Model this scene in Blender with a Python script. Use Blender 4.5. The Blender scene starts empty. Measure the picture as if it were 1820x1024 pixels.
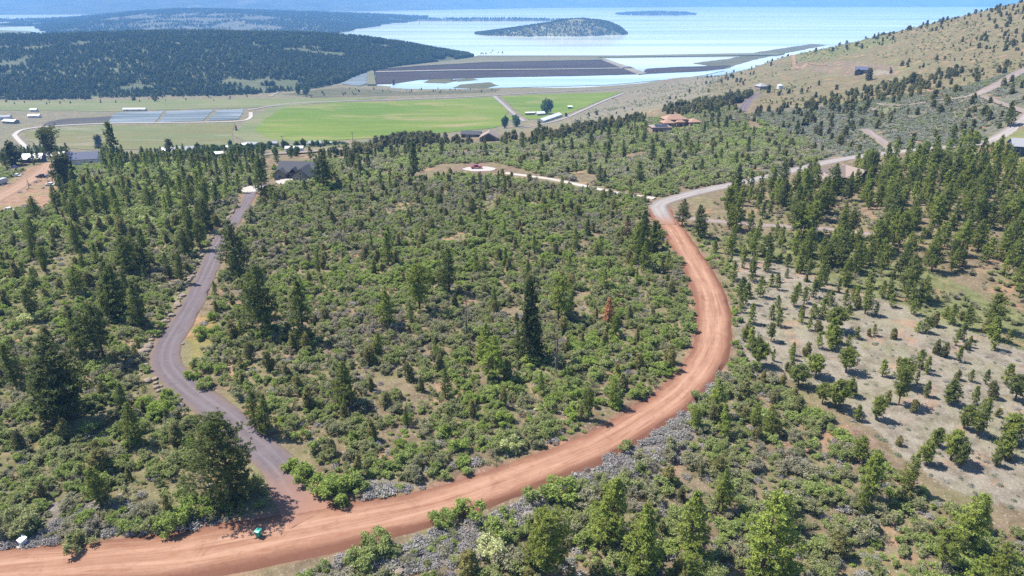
import bpy, bmesh, math, random
import numpy as np
from mathutils import Vector

# ------------------------------------------------------------------ camera, sky, sun, exposure
S = bpy.context.scene
COL = S.collection
rng = np.random.default_rng(11)
random.seed(5)
R = math.radians
IMG_W, IMG_H, FPX = 1820.0, 1024.0, 1252.0
PITCH = R(22.8)
CAM = np.array([0.0, 0.0, 75.0])
cam = bpy.data.cameras.new('camera'); cam_o = bpy.data.objects.new('camera', cam); COL.objects.link(cam_o)
cam.sensor_width = 36.0; cam.lens = FPX / IMG_W * 36.0
cam.clip_start = 1.0; cam.clip_end = 40000.0
cam_o.location = CAM; cam_o.rotation_euler = (R(90) - PITCH, 0, 0)
S.camera = cam_o

SUN_EL, SUN_AZ = R(57), R(-70)         # azimuth measured clockwise from straight ahead
world = bpy.data.worlds.new("World"); S.world = world; world.use_nodes = True
wn = world.node_tree.nodes; wl = world.node_tree.links
bg = wn.get('Background') or wn.new('ShaderNodeBackground')
sky = wn.new('ShaderNodeTexSky'); sky.sky_type = 'NISHITA'; sky.sun_disc = False
sky.sun_elevation = SUN_EL; sky.sun_rotation = SUN_AZ
sky.air_density = 1.0; sky.dust_density = 1.2; sky.ozone_density = 1.2; sky.altitude = 1300
wl.new(sky.outputs[0], bg.inputs[0]); bg.inputs[1].default_value = 0.072
sun = bpy.data.lights.new('sun', 'SUN'); sun.energy = 5.0; sun.angle = R(0.5); sun.color = (1.0, 0.94, 0.84)
sun_o = bpy.data.objects.new('sun', sun); COL.objects.link(sun_o)
sd = Vector((math.sin(SUN_AZ) * math.cos(SUN_EL), math.cos(SUN_AZ) * math.cos(SUN_EL), math.sin(SUN_EL)))
sun_o.rotation_euler = (-sd).to_track_quat('-Z', 'Y').to_euler()
sun_o.location = (-200, 200, 400)
S.view_settings.view_transform = 'Standard'; S.view_settings.look = 'None'
S.view_settings.exposure = 1.28; S.view_settings.gamma = 1.0
S.render.engine = 'CYCLES'
cy = S.cycles
cy.max_bounces = 5; cy.diffuse_bounces = 3; cy.glossy_bounces = 2; cy.transmission_bounces = 3
cy.transparent_max_bounces = 4; cy.volume_bounces = 1
cy.use_denoising = False
cy.caustics_reflective = False; cy.caustics_refractive = False

# ------------------------------------------------------------------ picture <-> place
Fv = np.array([0, math.cos(PITCH), -math.sin(PITCH)]); Uv = np.array([0, math.sin(PITCH), math.cos(PITCH)])
def project(P):
    P = np.atleast_2d(np.asarray(P, float)) - CAM
    d = P @ Fv
    dd = np.where(np.abs(d) < 1e-6, 1e-6, d)
    return IMG_W / 2 + FPX * P[:, 0] / dd, IMG_H / 2 - FPX * (P @ Uv) / dd, d
def ray(px, py):
    return np.array([(px - IMG_W / 2) / FPX, 0, 0]) + Fv + Uv * ((IMG_H / 2 - py) / FPX)
def on_plane(px, py, z):
    r = ray(px, py); t = (z - CAM[2]) / r[2]; return CAM + r * t
def at_y(px, py, y):
    r = ray(px, py); return CAM + r * (y / r[1])

# ------------------------------------------------------------------ noise
def _hash(ix, iy, seed):
    n = (ix.astype(np.int64) * 374761393 + iy.astype(np.int64) * 668265263 + seed * 974711) & 0x7fffffff
    n = ((n ^ (n >> 13)) * 1274126177) & 0x7fffffff
    return ((n ^ (n >> 16)) & 0xffff) / 65535.0
def vnoise(x, y, seed=0):
    ix, iy = np.floor(x), np.floor(y); fx, fy = x - ix, y - iy
    fx = fx * fx * (3 - 2 * fx); fy = fy * fy * (3 - 2 * fy)
    a, b = _hash(ix, iy, seed), _hash(ix + 1, iy, seed); c, d = _hash(ix, iy + 1, seed), _hash(ix + 1, iy + 1, seed)
    return (a + (b - a) * fx) * (1 - fy) + (c + (d - c) * fx) * fy
def fbm(x, y, wl, octv=3, seed=0):
    o = 0; a = 1; t = 0
    for k in range(octv):
        o = o + a * (vnoise(x / wl + 17.3 * k, y / wl - 9.1 * k, seed + k) - .5); t += a; a *= .5; wl *= .5
    return o / t * 2
def smooth(e0, e1, x):
    t = np.clip((x - e0) / (e1 - e0), 0, 1); return t * t * (3 - 2 * t)

# ------------------------------------------------------------------ terrain
CTRL_PX = [  # picture x, y, height of the ground there
 (-300,1100,0),(0,1024,0),(450,950,0),(910,1024,-2.5),(1300,1024,-4),(1820,1024,-5),(2200,1100,-6),(700,905,0),(1000,800,0),(1270,560,0),(1170,370,0),
 (0,700,1),(300,640,0),(500,700,0.5),(1000,650,0),(1500,700,-2),(1820,750,-3),(-400,700,2),(2300,700,-4),
 (0,500,1),(350,500,0),(700,500,0.5),(1000,500,0),(1450,520,-1),(1820,560,-1),(2300,500,2),(-400,450,0),
 (0,400,-4),(200,400,-1),(420,390,0),(800,400,0),(1000,400,0),(1500,400,2),(1820,400,6),(2300,400,8),
 (40,330,-10),(-200,330,-12),(150,285,-15),(300,300,-9),(450,325,-2),(540,315,-3),(700,310,-4),(850,300,-4),(1000,310,-2),(1150,350,0),
 (1300,320,0),(1500,283,4),(1490,322,2),(1700,258,10),(1820,215,20),(1820,260,14),(2100,230,26),(1750,160,25),(1820,125,28),(2100,130,45),
 (1560,245,5),(1500,225,2),(1400,235,-3),(1300,260,-5),(1195,225,-8),(1170,250,-8),(1100,240,-10),(1000,260,-9),
 (870,246,-20),(700,252,-22),(640,275,-16),(300,292,-16),(450,283,-16),(560,276,-16),(0,285,-18),
 (1000,236,-15),(1150,208,-15),(1250,186,-17),(1345,165,-13),(1420,160,-9),(1530,132,0),(1600,130,7),(1450,135,-6),(1650,90,22),(1550,105,6),
 (1000,216,-72),(940,225,-75),(1100,190,-73),(1200,160,-66),(1100,168,-78),(1280,145,-50),(1340,122,-40),(1220,142,-70),
 (345,266,-76),(0,265,-76),(-300,260,-76),(600,265,-76),(750,240,-77),(0,235,-77),(300,230,-77),(600,230,-77),(860,215,-77),(0,200,-78),(300,195,-78),(600,195,-78),(800,195,-78),
 (-400,200,-78),(0,178,-78),(300,178,-78),(500,172,-79),(700,172,-80),(900,168,-80),(1050,168,-79),(600,158,-82),(720,166,-82.5),(890,159,-83),(1080,156,-83),(1180,148,-82),(1240,138,-80),
 (650,140,-87.5),(760,148,-87.5),(890,150,-87.5),(1080,147,-88),(1170,137,-88),(1000,120,-90),(1240,122,-89),(700,120,-89),(800,105,-90),(1330,108,-88),(1200,100,-92)]
CTRL_Y = [(1480,84,1000),(1400,97,1080),(1560,64,960),(1640,45,930),(1720,26,900),(1800,9,880),(1900,-20,860),(2200,-60,820)]
pts = [on_plane(*c) for c in CTRL_PX] + [at_y(*c) for c in CTRL_Y]
for c in CTRL_Y:                                    # the far side of the hill falls away to the lake
    p = at_y(*c); pts.append(p + np.array([40, 260, -62 - max(0, p[2]) * .5])); pts.append(np.array([p[0] + 90, p[1] + 700, -94]))
pts += [np.array(p, float) for p in [(0, -60, 1), (-200, -150, 4), (200, -150, -4), (0, -500, 10), (-600, 0, 3), (600, 0, 5), (-900, -500, 10), (900, -500, 10), (1200, 600, 75),
        (-900, 800, -76), (-1300, 1100, -78), (-900, 450, -50), (0, 2300, -93), (600, 2200, -94), (-600, 2300, -90), (1500, 1800, -94), (-1500, 2200, -90)]]
CP = np.array(pts)
def _phi(d2): return np.sqrt(d2 + 35.0 ** 2)
_D = ((CP[:, None, :2] - CP[None, :, :2]) ** 2).sum(-1)
_n = len(CP); _A = np.zeros((_n + 3, _n + 3)); _A[:_n, :_n] = -_phi(_D) / 100 + np.eye(_n) * .12
_A[:_n, _n] = 1; _A[:_n, _n + 1:] = CP[:, :2] / 1000; _A[_n:, :_n] = _A[:_n, _n:].T
_W = np.linalg.solve(_A, np.concatenate([CP[:, 2], np.zeros(3)]))
def hb(x, y):
    x = np.asarray(x, float); y = np.asarray(y, float); sh = x.shape; x = x.ravel(); y = y.ravel(); out = np.empty(len(x))
    for i in range(0, len(x), 40000):
        a, b = x[i:i + 40000], y[i:i + 40000]
        d2 = (a[:, None] - CP[None, :, 0]) ** 2 + (b[:, None] - CP[None, :, 1]) ** 2
        z = -_phi(d2) / 100 @ _W[:_n] + _W[_n] + (a * _W[_n + 1] + b * _W[_n + 2]) / 1000
        r = np.hypot(a, b)
        back = np.where(b > 0, -92.0, 8.0)
        k = smooth(1700, 2500, r); out[i:i + 40000] = z * (1 - k) + back * k
    return out.reshape(sh)
def hit(px, py, f=None):
    f = f or hb
    r = ray(px, py); t = np.geomspace(30, 12000, 1500); P = CAM + t[:, None] * r
    below = P[:, 2] < f(P[:, 0], P[:, 1])
    if not below.any(): return P[-1]
    i = int(np.argmax(below)); lo, hi = t[max(0, i - 1)], t[i]
    for _ in range(22):
        m = (lo + hi) / 2; q = CAM + m * r
        if q[2] < f(q[:1], q[1:2])[0]: hi = m
        else: lo = m
    return CAM + hi * r
def hit_line(pl): return np.array([hit(a, b) for a, b in pl])
def catmull(P, step):
    P = np.asarray(P, float); out = []
    for i in range(len(P) - 1):
        p0, p1, p2, p3 = P[max(i - 1, 0)], P[i], P[i + 1], P[min(i + 2, len(P) - 1)]
        n = max(2, int(np.linalg.norm((p2 - p1)[:2]) / step))
        for k in range(n):
            t = k / n
            out.append(.5 * ((2 * p1) + (p2 - p0) * t + (2 * p0 - 5 * p1 + 4 * p2 - p3) * t * t + (3 * p1 - p0 - 3 * p2 + p3) * t ** 3))
    out.append(P[-1]); return np.array(out)

# roads: picture polyline (x, y, width in metres), step
ROADS = {
 'red': ([(-160,1040,8),(0,1013,8),(150,1000,8),(300,987,9.4),(450,962,9.8),(600,933,9.2),(768,897,7.6),(936,840,7.2),(1070,786,7.2),(1150,738,7.2),(1197,706,7.2),(1240,660,7.4),(1262,620,7.6),(1268,575,7.8),(1262,530,8),(1248,495,8),(1222,450,7.8),(1199,412,7.6),(1180,388,8),(1172,372,8.5)], 1.5),
 'drive': ([(566,912,10),(552,899,8.5),(522,868,7),(498,830,6.2),(450,785,6),(404,742,6),(356,708,6),(318,676,6),(296,648,6),(296,620,6),(312,590,6),(334,555,5.6),(352,520,5.6),(370,480,5.4),(384,445,5.2),(400,415,4.8),(420,388,4.2),(435,365,4),(448,342,5),(470,326,6)], 1.5),
 'gravel': ([(1190,400,5),(1172,375,7),(1172,364,6.5),(1190,356,6.5),(1240,342,7),(1300,329,6.5),(1360,316,6.5),(1420,301,6.5),(1500,283,6.5),(1600,270,6.5),(1680,262,6.5),(1740,256,6.5),(1785,240,6.5),(1820,214,6.5),(1850,190,6.5)], 3),
 'upper': ([(1870,105,7),(1820,126,7),(1785,146,7),(1750,163,7),(1715,172,6),(1660,179,4),(1600,187,4),(1560,184,3.5)], 4),
 'upperfork': ([(1740,168,3),(1775,180,4),(1820,196,4.5),(1860,210,5)], 4),
 'white': ([(1163,353,4),(1135,349,4),(1085,341,3.8),(1030,329,3.8),(980,319,3.6),(930,312,3.6),(890,307,4)], 3),
 'lane': ([(1195,384,3),(1250,391,4),(1310,397,4),(1380,402,4),(1440,405,4),(1500,411,4),(1560,418,4)], 3),
 'spur': ([(1540,230,5),(1560,244,5),(1578,257,5),(1590,268,5)], 3),
 'villa': ([(1352,166,6),(1336,176,7),(1326,188,8),(1322,198,9)], 4),
 'yard': ([(-40,372,8),(10,345,8),(45,325,8),(75,305,8),(85,290,6)], 3),
 'hilltrack': ([(1396,96,6),(1412,103,6),(1440,112,5),(1470,116,4)], 5),
}
RD = {}
for k, (pl, st) in ROADS.items():
    w = hit_line([(a, b) for a, b, c in pl]); q = catmull(np.column_stack([w[:, :2], [c for a, b, c in pl]]), st)
    RD[k] = np.column_stack([q[:, 0], q[:, 1], hb(q[:, 0], q[:, 1]), q[:, 2]])
ALLR = np.concatenate([RD[k] for k in RD])
def road_clear(x, y, names=None):
    """distance outside the nearest road edge (negative inside)"""
    A = ALLR if names is None else np.concatenate([RD[k] for k in names])
    x = np.asarray(x, float).ravel(); y = np.asarray(y, float).ravel(); out = np.full(len(x), 1e3)
    for i in range(0, len(x), 20000):
        a, b = x[i:i + 20000], y[i:i + 20000]
        d = np.sqrt((a[:, None] - A[None, :, 0]) ** 2 + (b[:, None] - A[None, :, 1]) ** 2) - A[None, :, 3] / 2
        out[i:i + 20000] = d.min(1)
    return out
FLAT = []                                           # levelled spots under buildings: x, y, radius
def height(x, y, clear=None):
    x = np.asarray(x, float); y = np.asarray(y, float)
    z = hb(x, y); r = np.hypot(x, y)
    near = 1 - smooth(700, 1000, r)
    c = road_clear(x, y).reshape(x.shape) if clear is None else clear
    k = smooth(.3, 9, c) * near
    n = fbm(x, y, 45, 3, 3) * 1.3 + fbm(x, y, 9, 2, 9) * .35
    n = n + fbm(x, y, 160, 2, 21) * 4 * smooth(330, 600, r) * (x > 120)
    for fx, fy, fr in FLAT:
        k = k * smooth(fr * .7, fr * 1.6, np.hypot(x - fx, y - fy))
    return z + n * k - .35 * (1 - smooth(-1.0, -.1, c)) * (c < 50)
def hit_t(px, py): return hit(px, py, height)

# ------------------------------------------------------------------ polygons in the picture
def inside(poly, x, y):
    x = np.asarray(x); y = np.asarray(y); c = np.zeros(x.shape, bool); n = len(poly)
    for i in range(n):
        x0, y0 = poly[i]; x1, y1 = poly[(i + 1) % n]
        if y0 == y1: continue
        c ^= ((y0 > y) != (y1 > y)) & (x < (x1 - x0) * (y - y0) / (y1 - y0) + x0)
    return c

# ------------------------------------------------------------------ object helpers
def tag(o, label=None, cat=None, group=None, kind=None):
    if label: o['label'] = label
    if cat: o['category'] = cat
    if group: o['group'] = group
    if kind: o['kind'] = kind
    return o
def link(o, parent=None):
    COL.objects.link(o)
    if parent is not None: o.parent = parent
    return o
def empty(name, loc, rz=0):
    o = bpy.data.objects.new(name, None); o.location = loc; o.rotation_euler = (0, 0, rz); o.empty_display_size = .5
    return link(o)
def raw_mesh(name, V, F, mat=None, smooth_shade=False, attrs=None):
    me = bpy.data.meshes.new(name); V = np.asarray(V, np.float32)
    if isinstance(F, np.ndarray):
        n, m = F.shape
        me.vertices.add(len(V)); me.vertices.foreach_set('co', V.ravel())
        me.loops.add(n * m); me.loops.foreach_set('vertex_index', F.astype(np.int32).ravel())
        me.polygons.add(n); me.polygons.foreach_set('loop_start', np.arange(0, n * m, m, dtype=np.int32))
        me.update(calc_edges=True)
    else:
        me.from_pydata([tuple(v) for v in V], [], F); me.update()
    if smooth_shade: me.polygons.foreach_set('use_smooth', np.ones(len(me.polygons), bool))
    for an, (dom, arr) in (attrs or {}).items():
        arr = np.asarray(arr, np.float32)
        if arr.ndim == 2:
            a = me.attributes.new(an, 'FLOAT_COLOR', dom); a.data.foreach_set('color', arr.ravel())
        else:
            a = me.attributes.new(an, 'FLOAT', dom); a.data.foreach_set('value', arr)
    if mat: me.materials.append(mat)
    return me
def grid_faces(nr, nc, wrap=False):
    i = np.arange(nr - 1)[:, None]; j = np.arange(nc if wrap else nc - 1)[None, :]; j2 = (j + 1) % nc
    return np.stack([i * nc + j, i * nc + j2, (i + 1) * nc + j2, (i + 1) * nc + j], -1).reshape(-1, 4)
class MB:
    """collects boxes, prisms and tubes and links them as one mesh"""
    def __init__(s): s.v = []; s.f = []
    def add(s, V, F):
        b = len(s.v); s.v += [tuple(map(float, v)) for v in V]; s.f += [tuple(i + b for i in f) for f in F]; return s
    def box(s, x0, y0, z0, x1, y1, z1):
        return s.add([(x0,y0,z0),(x1,y0,z0),(x1,y1,z0),(x0,y1,z0),(x0,y0,z1),(x1,y0,z1),(x1,y1,z1),(x0,y1,z1)],
                     [(0,3,2,1),(4,5,6,7),(0,1,5,4),(1,2,6,5),(2,3,7,6),(3,0,4,7)])
    def loft(s, rings, cap=True):
        b = len(s.v); n = len(rings[0])
        for r in rings: s.v += [tuple(map(float, p)) for p in r]
        for k in range(len(rings) - 1):
            for i in range(n):
                j = (i + 1) % n; s.f.append((b + k*n+i, b + k*n+j, b + (k+1)*n+j, b + (k+1)*n+i))
        if cap: s.f.append(tuple(b + i for i in range(n))[::-1]); s.f.append(tuple(b + (len(rings)-1)*n + i for i in range(n)))
        return s
    def tube(s, P, rad, n=6):
        P = [np.asarray(p, float) for p in P]; rings = []
        for i, p in enumerate(P):
            d = P[min(i+1, len(P)-1)] - P[max(i-1, 0)]; d /= np.linalg.norm(d) + 1e-9
            a = np.cross(d, (0, 0, 1.) if abs(d[2]) < .9 else (1., 0, 0)); a /= np.linalg.norm(a); c = np.cross(d, a)
            rings.append([p + rad[i] * (a * math.cos(2*math.pi*k/n) + c * math.sin(2*math.pi*k/n)) for k in range(n)])
        return s.loft(rings)
    def mesh(s, name, mat): return raw_mesh(name, s.v, s.f, mat)
    def build(s, name, mat, parent=None, loc=None):
        me = s.mesh(name, mat)
        bm = bmesh.new(); bm.from_mesh(me); bmesh.ops.recalc_face_normals(bm, faces=bm.faces); bm.to_mesh(me); bm.free()
        o = bpy.data.objects.new(name, me); link(o, parent)
        if loc is not None: o.location = loc
        return o

# ------------------------------------------------------------------ materials
def new_mat(name):
    m = bpy.data.materials.new(name); m.use_nodes = True; nt = m.node_tree; nt.nodes.clear()
    out = nt.nodes.new('ShaderNodeOutputMaterial'); return m, nt, out
def N(nt, t, **kw):
    n = nt.nodes.new(t)
    for k, v in kw.items(): setattr(n, k, v)
    return n
def noise(nt, scale, detail=4, rough=.6, coord=None, dist=0):
    n = N(nt, 'ShaderNodeTexNoise'); n.inputs['Scale'].default_value = scale; n.inputs['Detail'].default_value = detail
    n.inputs['Roughness'].default_value = rough; n.inputs['Distortion'].default_value = dist
    if coord is not None: nt.links.new(coord, n.inputs['Vector'])
    return n.outputs['Fac']
def ramp(nt, fac, stops):
    r = N(nt, 'ShaderNodeValToRGB'); el = r.color_ramp.elements
    while len(el) < len(stops): el.new(.5)
    for e, (p, c) in zip(el, stops): e.position = p; e.color = (*c, 1) if not np.isscalar(c) else (c, c, c, 1)
    nt.links.new(fac, r.inputs[0]); return r.outputs[0]
def mix(nt, a, b, fac, mode='MIX'):
    m = N(nt, 'ShaderNodeMix', data_type='RGBA', blend_type=mode)
    def put(i, v):
        if isinstance(v, bpy.types.NodeSocket): nt.links.new(v, m.inputs[i])
        else: m.inputs[i].default_value = (*v, 1) if not np.isscalar(v) else v
    put(6, a); put(7, b); put(0, fac); return m.outputs[2]
def math_n(nt, op, a, b=0.0, c=None):
    m = N(nt, 'ShaderNodeMath', operation=op)
    for i, v in enumerate((a, b, c)):
        if v is None: continue
        if isinstance(v, bpy.types.NodeSocket): nt.links.new(v, m.inputs[i])
        else: m.inputs[i].default_value = v
    return m.outputs[0]
def pos(nt): return N(nt, 'ShaderNodeNewGeometry').outputs['Position']
def objc(nt): return N(nt, 'ShaderNodeTexCoord').outputs['Object']
def attr(nt, name, typ='GEOMETRY'):
    a = N(nt, 'ShaderNodeAttribute', attribute_name=name, attribute_type=typ); return a
def principled(nt, out, color, rough=.8, spec=.2, metal=0, bump=None, bstr=.3, bdist=.1):
    p = N(nt, 'ShaderNodeBsdfPrincipled')
    if isinstance(color, bpy.types.NodeSocket): nt.links.new(color, p.inputs['Base Color'])
    else: p.inputs['Base Color'].default_value = (*color, 1)
    p.inputs['Roughness'].default_value = rough; p.inputs['Specular IOR Level'].default_value = spec; p.inputs['Metallic'].default_value = metal
    if bump is not None:
        b = N(nt, 'ShaderNodeBump'); b.inputs['Strength'].default_value = bstr; b.inputs['Distance'].default_value = bdist
        nt.links.new(bump, b.inputs['Height']); nt.links.new(b.outputs[0], p.inputs['Normal'])
    nt.links.new(p.outputs[0], out.inputs['Surface']); return p
def simple(name, c, rough=.7, var=.25, scale=1.5, spec=.3, metal=0):
    m, nt, out = new_mat(name)
    n = noise(nt, scale, 4, .6, objc(nt))
    col = mix(nt, tuple(v * (1 - var) for v in c), tuple(min(1, v * (1 + var)) for v in c), n)
    principled(nt, out, col, rough, spec, metal); return m
def leaf_mat(name, stops, trans=.3, var=.35):
    """foliage: per-plant tint runs through a ramp, every leaf differs a little"""
    m, nt, out = new_mat(name)
    t = attr(nt, 'tint', 'INSTANCER').outputs['Fac']; sh = attr(nt, 'shade').outputs['Fac']
    c = ramp(nt, t, stops)
    k = math_n(nt, 'ADD', math_n(nt, 'MULTIPLY', math_n(nt, 'SUBTRACT', sh, .5), 2 * var), 1.0)
    mul = N(nt, 'ShaderNodeVectorMath', operation='SCALE'); nt.links.new(c, mul.inputs[0]); nt.links.new(k, mul.inputs['Scale'])
    d = N(nt, 'ShaderNodeBsdfDiffuse'); tr = N(nt, 'ShaderNodeBsdfTranslucent'); mx = N(nt, 'ShaderNodeMixShader')
    nt.links.new(mul.outputs[0], d.inputs[0]); nt.links.new(mul.outputs[0], tr.inputs[0]); mx.inputs[0].default_value = trans
    nt.links.new(d.outputs[0], mx.inputs[1]); nt.links.new(tr.outputs[0], mx.inputs[2]); nt.links.new(mx.outputs[0], out.inputs['Surface'])
    return m
M = {}
M['pine'] = leaf_mat('pine needles', [(0, (.092, .112, .048)), (.35, (.160, .190, .064)), (.7, (.235, .272, .066)), (1, (.305, .370, .085))], .45)
M['fir'] = leaf_mat('fir needles', [(0, (.038, .052, .030)), (1, (.165, .19, .060))], .3)
M['juniper'] = leaf_mat('juniper sprays', [(0, (.108, .116, .062)), (.5, (.215, .212, .092)), (1, (.300, .275, .105))], .42)
M['shrub'] = leaf_mat('shrub leaves', [(0, (.390, .350, .295)), (.14, (.355, .338, .235)), (.38, (.335, .358, .165)), (.66, (.330, .392, .140)), (.9, (.32, .41, .095)), (1, (.62, .64, .36))], .5, .45)
M['sage'] = leaf_mat('sagebrush leaves', [(0, (.27, .25, .25)), (.55, (.345, .325, .315)), (1, (.215, .245, .165))], .25, .45)
M['rust'] = leaf_mat('dead orange needles', [(0, (.50, .255, .14)), (1, (.54, .29, .16))], .35)
M['brown'] = leaf_mat('dead brown needles', [(0, (.20, .13, .095)), (1, (.25, .16, .11))], .25)
M['broad'] = leaf_mat('broad leaves', [(0, (.075, .115, .045)), (1, (.15, .22, .06))], .35)
M['far'] = leaf_mat('distant conifers', [(0, (.055, .076, .042)), (.6, (.105, .132, .062)), (1, (.185, .205, .095))], .25)
M['bark'] = simple('bark', (0.120, 0.078, 0.055), .9, .35, 6, .1)
M['deadwood'] = simple('weathered wood', (0.156, 0.133, 0.115), .9, .3, 5, .1)
M['rock'] = simple('tan rock', (.215, .172, .138), .9, .35, 2.5, .15)
M['greyrock'] = simple('grey rock', (0.184, 0.170, 0.166), .9, .4, 2.0, .15)
M['white'] = simple('white paint', (0.718, 0.718, 0.699), .5, .06, 2)
M['offwhite'] = simple('off white siding', (0.570, 0.561, 0.534), .7, .08, 1)
M['tanwall'] = simple('tan wall', (0.221, 0.193, 0.156), .8, .12, 1)
M['stucco'] = simple('pinkish stucco', (0.276, 0.198, 0.152), .85, .12, 1)
M['darkwall'] = simple('dark wood wall', (0.069, 0.055, 0.046), .7, .25, 1.5)
M['glass'] = simple('window glass', (.02, .025, .03), .08, .1, 1, .6)
M['concrete'] = simple('pale concrete', (.34, .31, .28), .9, .1, .6)
M['darkroof'] = simple('charcoal shingles', (.055, .057, .070), .8, .22, 3)
M['bluemetal'] = simple('blue grey metal roof', (.10, .108, .165), .75, .1, .6, .15)
M['redtile'] = simple('orange clay tiles', (.285, .175, .125), .85, .22, 1.6)
M['tanroof'] = simple('pink tan shingles', (.225, .175, .155), .85, .15, 2)
M['greyroof'] = simple('grey roof', (.27, .27, .29), .8, .15, 1)
M['whiteroof'] = simple('white metal roof', (.56, .57, .57), .5, .05, 1)
M['solar'] = simple('solar panels', (.03, .035, .055), .2, .2, 2, .6)
M['garage'] = simple('garage door', (.5, .46, .4), .6, .06, 2)
M['tyre'] = simple('rubber', (.02, .02, .02), .8, .1, 5)
M['green_plastic'] = simple('green plastic', (.03, .30, .19), .45, .12, 2, .4)
M['green_lid'] = simple('pale green lid', (.10, .52, .36), .4, .06, 3, .4)
M['black_plastic'] = simple('black plastic', (.02, .022, .022), .5, .1, 3, .4)
for nm, c in dict(carred=(.34, .02, .03), carwhite=(.75, .75, .75), carblack=(.02, .022, .028), carblue=(.10, .12, .26), carsilver=(.42, .43, .45)).items():
    M[nm] = simple(nm + ' paint', c, .25, .05, 1, .5)

# ------------------------------------------------------------------ ground sheet
ZC = dict(soil=(0.171, 0.135, 0.088), left=(0.158, 0.140, 0.077), pale=(.222, .196, .158), hill=(.150, .128, .074), hillg=(0.126, 0.135, 0.063), sage=(0.113, 0.115, 0.088), valley=(0.167, 0.151, 0.099),
          dirt=(0.257, 0.162, 0.113), grass=(0.135, 0.144, 0.063), stony=(0.171, 0.151, 0.137), slope=(0.180, 0.160, 0.115), red=(0.171, 0.122, 0.088), gold=(0.211, 0.158, 0.061), track=(0.184, 0.131, 0.095), hillred=(.170, .132, .095))
ZONES = [  # later ones win
 ('left', [(-600,1024),(-600,280),(430,280),(420,380),(330,540),(265,640),(420,760),(520,900),(0,1000)]),
 ('valley', [(-600,283),(-600,60),(1100,60),(1180,150),(1090,178),(1010,226),(930,236),(700,246),(600,270),(300,284)]),
 ('slope', [(1000,222),(1090,170),(1200,145),(1330,105),(1400,95),(1500,110),(1400,150),(1330,160),(1190,190),(1080,216),(1000,232)]),
 ('hill', [(1300,180),(1250,160),(1330,105),(1480,60),(1820,-30),(2400,-150),(2400,140),(1820,125),(1700,160),(1560,175),(1440,190)]),
 ('hillg', [(1390,100),(1480,75),(1560,62),(1600,72),(1500,98),(1440,112)]),
 ('sage', [(1330,200),(1440,190),(1560,175),(1700,160),(1820,128),(2400,120),(2400,240),(1820,225),(1740,256),(1500,284),(1330,318),(1260,300),(1380,240)]),
 ('grass', [(1600,272),(1820,230),(2300,200),(2300,300),(1820,300),(1650,300)]),
 ('grass', [(1290,420),(1500,410),(1820,560),(1820,640),(1640,600),(1480,520),(1290,500)]),
 ('pale', [(1300,500),(1290,450),(1420,480),(1600,540),(1860,640),(2380,760),(2380,1120),(1860,920),(1660,860),(1560,790),(1440,690),(1320,640)]),
 ('track', [(1395,695),(1450,718),(1560,805),(1660,885),(1840,962),(1840,976),(1650,902),(1540,828),(1430,728)]),
 ('stony', [(-100,1000),(-100,930),(120,880),(300,900),(450,935),(300,975),(100,990)]),
 ('stony', [(640,850),(760,850),(920,815),(1060,775),(1150,740),(1080,800),(900,860),(700,885),(620,888)]),
 ('stony', [(540,1010),(700,980),(900,890),(1050,830),(1200,740),(1250,720),(1230,780),(1120,860),(960,930),(700,1024)]),
 ('gold', [(335,600),(345,570),(372,560),(372,610),(350,660),(400,700),(410,735),(345,665)]),
 ('red', [(790,304),(820,293),(875,289),(915,298),(930,308),(860,312)]),
 ('dirt', [(-300,420),(-300,330),(20,325),(60,292),(110,288),(115,330),(100,370),(60,385),(0,385)]),
 ('dirt', [(165,300),(172,280),(195,284),(190,300)]),
 ('dirt', [(1640,150),(1700,172),(1640,178)]), ('hillred', [(1420,118),(1500,108),(1590,118),(1600,135),(1480,135)]),
 ('pale', [(1543,129),(1565,124),(1592,127),(1580,132),(1552,134)]),
 ('dirt', [(1740,262),(1800,258),(1815,268),(1760,275)]),
 ('dirt', [(440,330),(470,320),(470,352),(440,360)]),
]
def zone_colors(x, y, z):
    j = fbm(x, y, 14, 2, 40); j2 = fbm(x, y, 14, 2, 50)
    px, py, d = project(np.column_stack([x, y, z]))
    r = np.maximum(np.hypot(x, y), 40)
    px = px + j * 4 * FPX / r; py = py + j2 * 2.2 * FPX / r * np.clip(75 / r, .05, 1)
    c = np.tile(np.array(ZC['soil']), (len(x), 1)); ok = d > 20
    for nm, poly in ZONES:
        c[ok & inside(poly, px, py)] = ZC[nm]
    return c
fr = np.concatenate([np.arange(-52, 52.01, .21), np.arange(55, 306, 4.0)])
rad = np.concatenate([[6, 14, 22, 30, 37, 43, 48, 52, 56], np.geomspace(60, 2600, 520), np.geomspace(2750, 13000, 14)])
A, Rr = np.meshgrid(np.radians(fr), rad)
gx, gy = (Rr * np.sin(A)).ravel(), (Rr * np.cos(A)).ravel()
gc = np.full(len(gx), 1e3); sel = np.hypot(gx, gy) < 1150; gc[sel] = road_clear(gx[sel], gy[sel])
SITES = []  # filled below: building spots are levelled before the ground is made

# fbm(x,y) levelled spots
def site(px, py, rad_m):
    p = hit(px, py); FLAT.append((p[0], p[1], rad_m)); return p
P_HOUSE = site(528, 318, 16); P_SHED = site(150, 292, 13); P_TENT = site(62, 288, 9); P_PAD = site(852, 300, 12)
P_GABLE = site(870, 250, 11); P_VILLA = site(1205, 224, 18); P_VGAR = site(1172, 236, 10); P_DARK = site(1531, 131, 9); P_GAZ = site(1352, 160, 8)
P_TAN = site(1492, 326, 12); P_EDGE = site(1817, 272, 8); P_BROWN = site(838, 244, 8)
gz = height(gx, gy, gc)
gcol = zone_colors(gx, gy, gz)
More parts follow.
